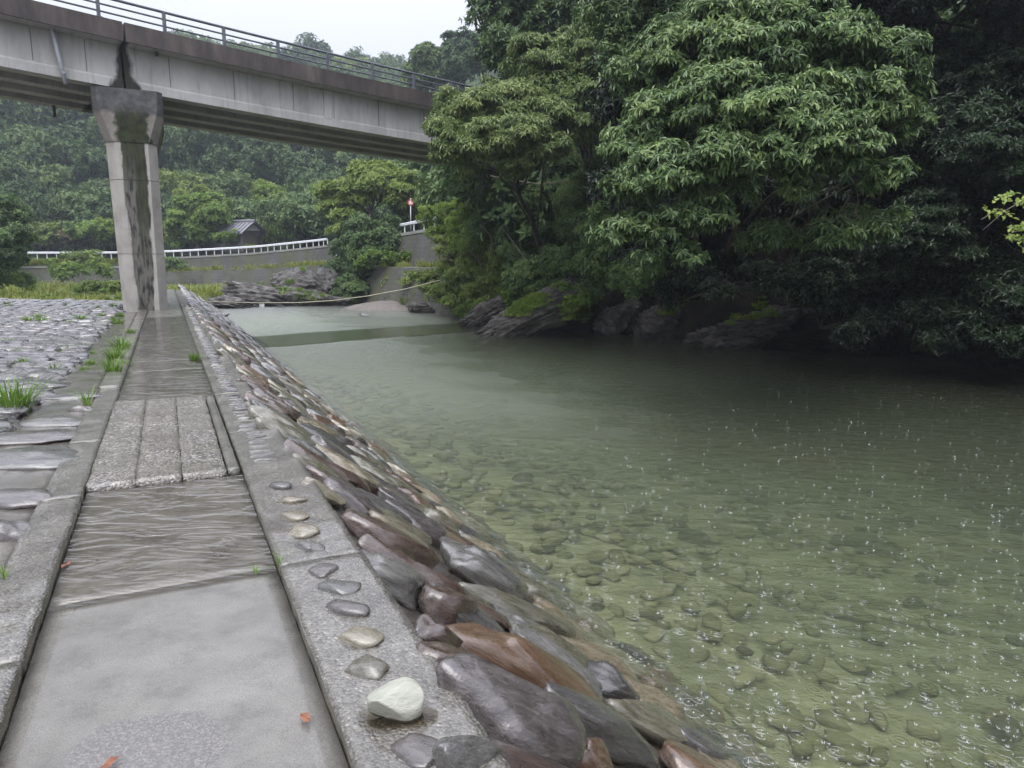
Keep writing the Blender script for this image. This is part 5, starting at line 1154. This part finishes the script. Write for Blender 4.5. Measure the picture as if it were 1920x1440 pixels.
# bare twigs hanging in the dark
def twigs(label, segs, seed, mat='twig', rad=.014):
    rng = random.Random(seed); r_ = empty('bare_branch', at(*segs[0][0]), label, 'branch')
    for a in segs:
        mb = MB(); pts = [at(*p) for p in a]; out = []
        for p, q in zip(pts[:-1], pts[1:]): out += [p, p.lerp(q, .5) + Vector((rng.uniform(-.05, .05), rng.uniform(-.05, .05), rng.uniform(-.05, .05)))]
        out.append(pts[-1]); mb.tube(out, [rad * (1 - .7 * i / (len(out) - 1)) for i in range(len(out))], 5)
        for k in range(4):
            i = rng.randint(1, len(out) - 2); e = out[i] + Vector((rng.uniform(-.35, .35), rng.uniform(-.1, .1), rng.uniform(-.3, .12))); mb.tube([out[i], out[i].lerp(e, .5) + Vector((0, 0, .03)), e], [rad * .45, rad * .35, rad * .15], 4)
        wpart(mb, 'twig', M[mat], r_, True)
    return r_
twigs('tangle of bare pale twigs hanging beneath the lowest leafy bough', [[(1640, 330, 14), (1560, 365, 14), (1480, 410, 14.2), (1470, 415, 14.2)], [(1625, 330, 14), (1585, 380, 14), (1565, 435, 14.2)], [(1600, 340, 14), (1610, 380, 14), (1600, 420, 14.1)], [(1580, 345, 14), (1520, 370, 14.1), (1470, 385, 14.2)], [(1500, 340, 14), (1487, 400, 14.2), (1480, 410, 14.2)]], 1)
twigs('long pale bare branches arching down to the left below the bridge', [[(960, 360, 34), (880, 385, 35), (830, 400, 36)], [(960, 370, 34), (870, 460, 36), (840, 480, 36.5)], [(980, 345, 33), (900, 350, 34), (850, 380, 35)], [(920, 330, 30), (1010, 345, 29), (1100, 340, 28)]], 2, rad=.03)
twigs('dark crooked boughs within the grey-green thicket', [[(930, 480, 33), (920, 440, 33), (900, 420, 33.5)], [(1000, 520, 31), (975, 470, 31.5), (945, 430, 32)], [(905, 500, 34), (880, 470, 34.5)]], 3, 'bark', .05)
# yellow-green spray reaching in from the right
r_ = empty('overhanging_branch', at(2050, 420, 9), 'thin branch with bright yellow-green leaves reaching in at the right edge', 'branch')
mb = MB()
for a in ([(2050, 350, 8), (1925, 372, 8), (1885, 395, 8), (1842, 432, 8)], [(2050, 370, 8), (1930, 382, 8), (1900, 381, 8)], [(1885, 395, 8), (1870, 392, 8), (1840, 412, 8)], [(2050, 400, 8), (1960, 425, 8), (1900, 435, 8)], [(2050, 450, 8), (1950, 460, 8), (1915, 465, 8)]):
    mb.tube([at(*p) for p in a], [.010, .007, .005, .0025][:len(a)], 5)
wpart(mb, 'twig', M['twig'], r_, True)
rs = np.random.RandomState(8); C = []
for a, b, n in [((1864, 378), (1905, 362), 16), ((1900, 385), (1925, 370), 10), ((1848, 393), (1870, 402), 7), ((1888, 432), (1930, 420), 22), ((1885, 445), (1920, 450), 16), ((1915, 458), (1935, 470), 8), ((1878, 400), (1895, 405), 5), ((1860, 404), (1868, 404), 3)]:
    for k in range(n): f = rs.rand(); C.append(at(a[0] + (b[0] - a[0]) * f + rs.normal() * 3, a[1] + (b[1] - a[1]) * f + rs.normal() * 3, 8 + rs.normal() * .08)[:])
C = np.array(C); V, F, T = leaves(C, norm(rs.normal(size=C.shape) * .4 + np.array([0, -.6, .6])), 2, .062, .036, .3, rs, np.full(len(C), .55), six=True)
c = obj('leaves', fast_mesh('leaves', V, F, T, False), M['lf_yel']); child_of(c, r_)

# ------------------------------------------------------------------ middle distance trees
Lm = PX([(650, 370, 58, 1.6), (700, 350, 58, 1.8), (745, 370, 57, 1.4), (620, 390, 58, 1.0), (680, 330, 58.5, 1.2), (655, 420, 57, 1.5), (610, 360, 58.5, .9), (760, 345, 58, 1.2), (720, 320, 58.5, .9)])
tree('riverside_tree', 'broad yellow-green tree in mid distance leaning from the wall', 'tree', None, Lm, Vector(at(700, 540, 56)), .25, M['lf_yel'], 7500, 6, .30, .13, .3, 30, inner=.25, tintb=.7, trunk_to=at(690, 400, 57))
Lm = PX([(680, 470, 54, 1.5), (720, 460, 53.5, 1.4), (650, 500, 54, 1.1), (700, 500, 53, 1.3), (735, 490, 53, .9), (670, 430, 55, 1.3), (640, 470, 55, .9), (730, 430, 54.5, 1.1), (665, 530, 53.5, .9)])
tree('riverside_tree', 'dark green tree below the broad yellow-green one, hanging over the wall', 'tree', None, Lm, Vector(at(690, 560, 54.5)), .22, M['lf_mid'], 7500, 6, .26, .11, .4, 31, inner=.3, tintb=.16, trunk_to=at(690, 480, 54))
bush('light green leafy branch layer across the ledge of the steep wall', PX([(700, 482, 50.5, .5), (730, 485, 50.5, .5), (760, 484, 50.5, .4), (680, 495, 51, .5)]), 'lf_lime', 900, .24, .12, 32, tintb=.3, grp=None)
bush('dark leafy bush at the foot of the wall beside the rock ledge', PX([(645, 560, 51, .9), (670, 550, 51.5, 1.0), (650, 530, 52, .8)]), 'lf_mid', 2200, .2, .09, 33, tintb=.2, grp=None)
Lm = PX([(0, 400, 44, 1.3), (20, 450, 43, 1.2), (-30, 440, 43, 1.6), (5, 490, 42.5, 1.0), (35, 480, 43, .7), (-20, 500, 42, 1.2), (25, 415, 44, .9)])
tree('broadleaf_tree', 'dark green tree cut off by the left edge of the picture', 'tree', None, Lm, Vector(at(-30, 540, 44)), .2, M['lf_mid'], 6000, 6, .20, .085, .3, 34, inner=.25, tintb=.22)
Lm = PX([(370, 400, 82, 2.2), (340, 420, 81, 1.8), (395, 410, 81, 1.8), (350, 380, 82, 1.4), (395, 385, 82, 1.6), (415, 415, 81.5, 1.0), (330, 450, 81, 1.2), (375, 440, 80.5, 1.6), (398, 440, 81, 1.0)])
tree('roadside_tree', 'round fresh-green tree behind the rail right of the pier', 'tree', None, Lm, Vector(at(375, 480, 82)), .25, M['lf_lime'], 5200, 6, .36, .19, .2, 35, inner=.3, tintb=.22)
Lm = PX([(340, 368, 86, .8), (378, 356, 86, .7), (350, 380, 86, .9)])
tree('bamboo_clump', 'pale yellow-green bamboo tips above the round fresh-green tree', 'bamboo', None, Lm, Vector(at(355, 430, 87)), .08, M['lf_yel'], 900, 6, .35, .10, .5, 36, tintb=.7)
# shared shrub and tree models for the roadside and the far wood
def variant(name, seed, n, L, Wd, mat, h=1.0, lob=9, flat=.8, trunk=True, k=5):
    rs = np.random.RandomState(seed); lb = [(0, 0, .62 * h, .34)]
    for i in range(lob): a = rs.rand() * 6.28; r_ = .16 + .20 * rs.rand(); lb.append((math.cos(a) * r_ * 1.3, math.sin(a) * r_ * 1.3, h * (.42 + .42 * rs.rand()), .17 + .12 * rs.rand()))
    c = crown('crown', lb, n, k, L, Wd, .25, seed, M[mat], None, inner=.3, subr=.45, tintb=.42, sub=14); me = c.data; bpy.data.objects.remove(c)
    mb = MB(); mb.tube([(0, 0, -.05), (.01, 0, .3 * h), (0, .01, .6 * h)], [.03, .024, .012], 6, .5)
    tm = mb.mesh('trunk', True); tm.materials.append(M['bark']); return me, tm
hv = [variant('wood_tree', 60 + i, 900, .062, .034, 'lf_hill', 1.0, 8 + i) for i in range(5)]
lv = [variant('wood_tree', 70 + i, 800, .07, .036, m_, .9, 8) for i, m_ in enumerate(['lf_lime', 'lf_yel', 'lf_mid', 'lf_brown'])]
def inst(name, v, p, sc, label, cat, grp, h_=1, trunk=True):
    r_ = obj(name, None) ; r_.location = p; r_.rotation_euler = (0, 0, rnd.uniform(0, 6.28)); r_.scale = (sc, sc, sc * h_); tag(r_, label, cat, grp)
    c = obj('crown', v[0], None, r_)
    if trunk: obj('trunk', v[1], None, r_)
    return r_
# roadside row between rail and wood
row = [(75, 455, 84, 4.0, 3), (110, 450, 83, 4.4, 1), (140, 452, 84, 4.6, 3), (165, 445, 84, 4.6, 2), (195, 450, 83, 5.0, 0), (215, 448, 85, 4.4, 2), (95, 428, 92, 5, 2), (150, 410, 95, 4.6, 0), (60, 440, 88, 4.5, 2),
       (318, 445, 86, 3.4, 3), (450, 405, 100, 6, 2), (515, 446, 83, 4.2, 1), (545, 440, 82, 4.0, 0), (575, 435, 81, 4.6, 2), (600, 428, 79, 4.4, 0), (560, 415, 92, 6, 2), (500, 415, 98, 6, 2), (395, 474, 80.5, 1.0, 2), (424, 452, 79.5, 2.2, 0), (470, 466, 79.5, 1.1, 1),
       (640, 400, 80, 5, 2), (600, 390, 90, 6, 0), (800, 390, 60, 4.5, 2), (840, 370, 58, 4.2, 2), (780, 405, 59, 3.6, 0), (870, 350, 58, 5, 2), (820, 350, 66, 5.5, 2), (780, 340, 72, 6, 2), (790, 300, 80, 7, 2), (860, 310, 70, 7, 2)]
RL = {0: 'fresh green', 1: 'yellow-green', 2: 'mid-green', 3: 'reddish-brown tinged'}
hwhere = lambda px: 'left of the pier' if px < 235 else 'between pier and tiled roof' if px < 440 else 'right of the tiled roof' if px < 650 else 'above the steep wall'
for i, (px, py, Y_, sz, k) in enumerate(row):
    inst('roadside_shrub', lv[k], at(px, py, Y_) - Vector((0, 0, sz * .42)), sz, '%s shrubby tree behind the road, %s' % (RL[k], hwhere(px)), 'tree', 'shrubby trees along the far road')
for i, (px, py, Y_, sz, k) in enumerate([(10, 535, 44, 1.6, 0), (40, 532, 46, 1.8, 2), (130, 520, 60, 2.6, 0), (160, 500, 66, 3.0, 1), (195, 515, 66, 2.2, 0), (320, 505, 70, 2.6, 2), (55, 540, 48, 1.2, 0), (180, 545, 44, 1.3, 1), (210, 545, 42, 1.2, 1), (150, 548, 45, 1.0, 0), (760, 545, 50, 2.2, 1), (790, 540, 47, 2.2, 1), (820, 540, 44, 2.4, 1), (835, 560, 41, 1.8, 1)]):
    inst('low_bush', lv[k], at(px, py, Y_) - Vector((0, 0, sz * .4)), sz, '%s low bush growing %s' % (RL[k], ['at the left edge beyond the apron', 'against the low grey wall', 'on the grassy point beside the steep wall'][0 if px < 100 else 1 if px < 400 else 2]), 'bush', 'low bushes by the far river walls', trunk=False)
# the wood on the hillside
rw = random.Random(8); spots = []
for _ in range(20000):
    p = hill(rw.random(), rw.random() ** .8); q = pix(p)
    if p.y < 40 or not (-1100 < q[0] < 1000) or not (10 < q[1] < 470): continue
    px_, py_ = q
    # skyline side and the visible parts only
    d = p.length; sz = rw.uniform(6.5, 9.5) if p.y > 105 else rw.uniform(5, 7)
    if any((p - a).length < (sz + b) * .36 for a, b in spots): continue
    spots.append((p, sz))
vis = [s_ for s_ in spots if pix(s_[0])[0] > -60 and ((pix(s_[0])[1] > 120) or pix(s_[0])[0] > 720)]
vis.sort(key=lambda a: -a[1] / a[0].length); print('hill trees', len(spots), len(vis))
for p, sz in vis[:295]:
    v = rw.choice(hv) if rw.random() < .85 else rw.choice(lv[:3])
    inst('hillside_tree', v, p - Vector((0, 0, .12 * sz)), sz, 'dense green tree of the misty far wood, ' + ('left of the pier' if pix(p)[0] < 235 else 'between pier and riverside tree' if pix(p)[0] < 620 else 'behind the steep wall') + (', high up' if pix(p)[1] < 270 else ', low down'), 'tree', 'trees of the far hillside wood', rw.uniform(.9, 1.25), trunk=False)
rest = vis[295:] + [s_ for s_ in spots if s_ not in vis]
if rest:
    me = hv[0][0]; V = np.empty(len(me.vertices) * 3, np.float32); me.vertices.foreach_get('co', V); V = V.reshape(-1, 3); F = np.empty(len(me.loops), np.int32); me.loops.foreach_get('vertex_index', F); F = F.reshape(-1, 3)
    T = np.empty(len(me.vertices), np.float32); me.attributes['tint'].data.foreach_get('value', T)
    keep = np.arange(len(F)) % 3 == 0
    Vs, Fs, Ts, n = [], [], [], 0
    for p, sz in rest[:210]:
        a = rw.random() * 6.28; Rz = np.array([[math.cos(a), -math.sin(a), 0], [math.sin(a), math.cos(a), 0], [0, 0, 1]]); Vs.append((V * sz) @ Rz.T + np.array(p[:]) - np.array([0, 0, .12 * sz])); Fs.append(F[: len(F) // 2 * 1] + n); n += len(V); Ts.append(np.clip(T + rw.uniform(-.3, .3), 0, 1))
    tag(obj('far_wood', fast_mesh('far_wood', np.concatenate(Vs), np.concatenate(Fs), np.concatenate(Ts), False), M['lf_hill']), kind='stuff')
rq = random.Random(31); sp2 = []
for _ in range(4000):
    a, b = rq.random() * (BP.shape[0] - 2), rq.uniform(.52, 1) * (BP.shape[1] - 2); p = Vector(BP[int(a), int(b)]); sz = rq.uniform(6, 8.5)
    if any((p - q).length < (sz + r) * .33 for q, r in sp2): continue
    if pix(p)[0] < 1000 and pix(p)[0] > 0 and pix(p + Vector((0, 0, sz)))[1] > 100 and False: continue
    sp2.append((p, sz))
print('slope trees', len(sp2))
for p, sz in sp2: inst('slope_tree', rq.choice(hv), p - Vector((0, 0, .8)), sz, 'shaded tree of the wooded slope glimpsed behind the right bank crowns', 'tree', 'trees of the wooded right-hand slope', 1.1, trunk=False)
# two trees on the skyline right of the bridge
for nm, lob, lb in (('a', [(800, 118, 88, 1.9), (785, 150, 88, 1.7), (815, 145, 88, 1.8), (800, 100, 88, 1.2)], 'hazy narrow-topped tree on the skyline just above the bridge rail'), ('b', [(865, 85, 88, 2.0), (845, 110, 88, 1.9), (885, 110, 88, 2.2), (870, 130, 87, 2.2), (905, 90, 88, 2), (840, 140, 87, 1.8)], 'hazy round-topped tree on the skyline beside the tall dark tree')):
    l_ = PX(lob); tree('skyline_tree', lb, 'tree', None, l_, Vector(l_[0][:3]) - Vector((0, 0, 8)), .25, M['lf_hill'], 2600, 6, .42, .2, .2, 80 + len(lob), inner=.2, tintb=.3)

# ------------------------------------------------------------------ rain striking the river
sm, t_ = nt('splash_water'); n_ = N(t_)
n_('OutputMaterial', {'Surface': n_('MixShader', {0: .4, 1: n_('BsdfTransparent').outputs[0], 2: n_('BsdfDiffuse', {'Color': (.62, .65, .64, 1)}).outputs[0]}).outputs[0]})
rs = np.random.RandomState(2)
px_ = rs.uniform(560, 2000, 9000); py_ = 632 + 840 * rs.rand(9000) ** 1.35
C = np.array([on(a, b, WATER)[:] for a, b in zip(px_, py_)]); t_s = C[:, 0] * QD.x + C[:, 1] * QD.y
dB = (C[:, 0] + 10.5) * BN.x + (C[:, 1] - 22.4) * BN.y
keep = (t_s > 2.95) & ~((dB > .3) & (dB < 5.4)) & (C[:, 1] < 24); C = C[keep][:2900]; n = len(C)
k = 5; a = rs.rand(n, 1) * 6.28 + np.arange(k)[None] * 1.2566 + rs.normal(size=(n, k)) * .3; r_ = (.006 + .010 * rs.rand(n, 1) ** 2) * (.7 + .6 * rs.rand(n, k))
dirv = np.stack([np.cos(a), np.sin(a), np.zeros_like(a)], -1); tv = np.stack([-np.sin(a), np.cos(a), np.zeros_like(a)], -1)
b = C[:, None] + dirv * r_[..., None] * .35; wv = tv * r_[..., None] * .28; hh = (r_ * (.4 + 1.0 * rs.rand(n, k)))[..., None] * np.array([0, 0, 1])
V1 = np.stack([b - wv, b + wv, b + dirv * r_[..., None] * .2, b + dirv * r_[..., None] * .9 + hh], 2); V1[..., 2] += .001
F1 = (np.array([[0, 1, 3], [1, 2, 3], [2, 0, 3], [0, 2, 1]])[None] + (np.arange(n * k) * 4)[:, None, None]).reshape(-1, 3)
tag(obj('rain_splashes', fast_mesh('rain_splashes', V1.reshape(-1, 3), F1, None, False), sm), kind='stuff')
rm, t_ = nt('ripple_water'); n_ = N(t_)
n_('OutputMaterial', {'Surface': n_('MixShader', {0: .22, 1: n_('BsdfTransparent').outputs[0], 2: n_('BsdfGlossy', {'Roughness': .12}).outputs[0]}).outputs[0]})
C = C[rs.permutation(n)[:800]]; n = len(C)
m = 12; th = np.arange(m) / m * 6.283; cs = np.stack([np.cos(th), np.sin(th), np.zeros(m)], -1); r1 = (.012 + .04 * rs.rand(n))[:, None, None]; w_ = .004
R0, R1, R2 = cs[None] * r1, cs[None] * (r1 + w_) + np.array([0, 0, .0022]), cs[None] * (r1 + 2 * w_)
V2 = (C[:, None, None] + np.stack([R0, R1, R2], 1)); V2[..., 2] += .001
q = np.arange(m); q2 = (q + 1) % m; f = [np.stack([q + o1, q2 + o1, q2 + o1 + m], -1) for o1 in (0, m)] + [np.stack([q + o1, q2 + o1 + m, q + o1 + m], -1) for o1 in (0, m)]
F2 = (np.concatenate(f)[None] + (np.arange(n) * 3 * m)[:, None, None]).reshape(-1, 3)
tag(obj('rain_ripples', fast_mesh('rain_ripples', V2.reshape(-1, 3), F2, None, True), rm), kind='stuff')

# tell look-alikes apart by their order
bpy.context.view_layer.update()
same = {}
for o in scene.objects:
    if 'category' in o and 'label' in o: same.setdefault(o['label'], []).append(o)
ORD = ['first', 'second', 'third', 'fourth', 'fifth', 'sixth', 'seventh', 'eighth', 'ninth']
for lb, os_ in same.items():
    if 1 < len(os_) < 10 and os_[0]['category'] != 'wire':
        os_.sort(key=lambda o: pix(o.matrix_world.translation)[0])
        for k, o in enumerate(os_): o['label'] = lb + ', ' + ORD[k] + ' from left'
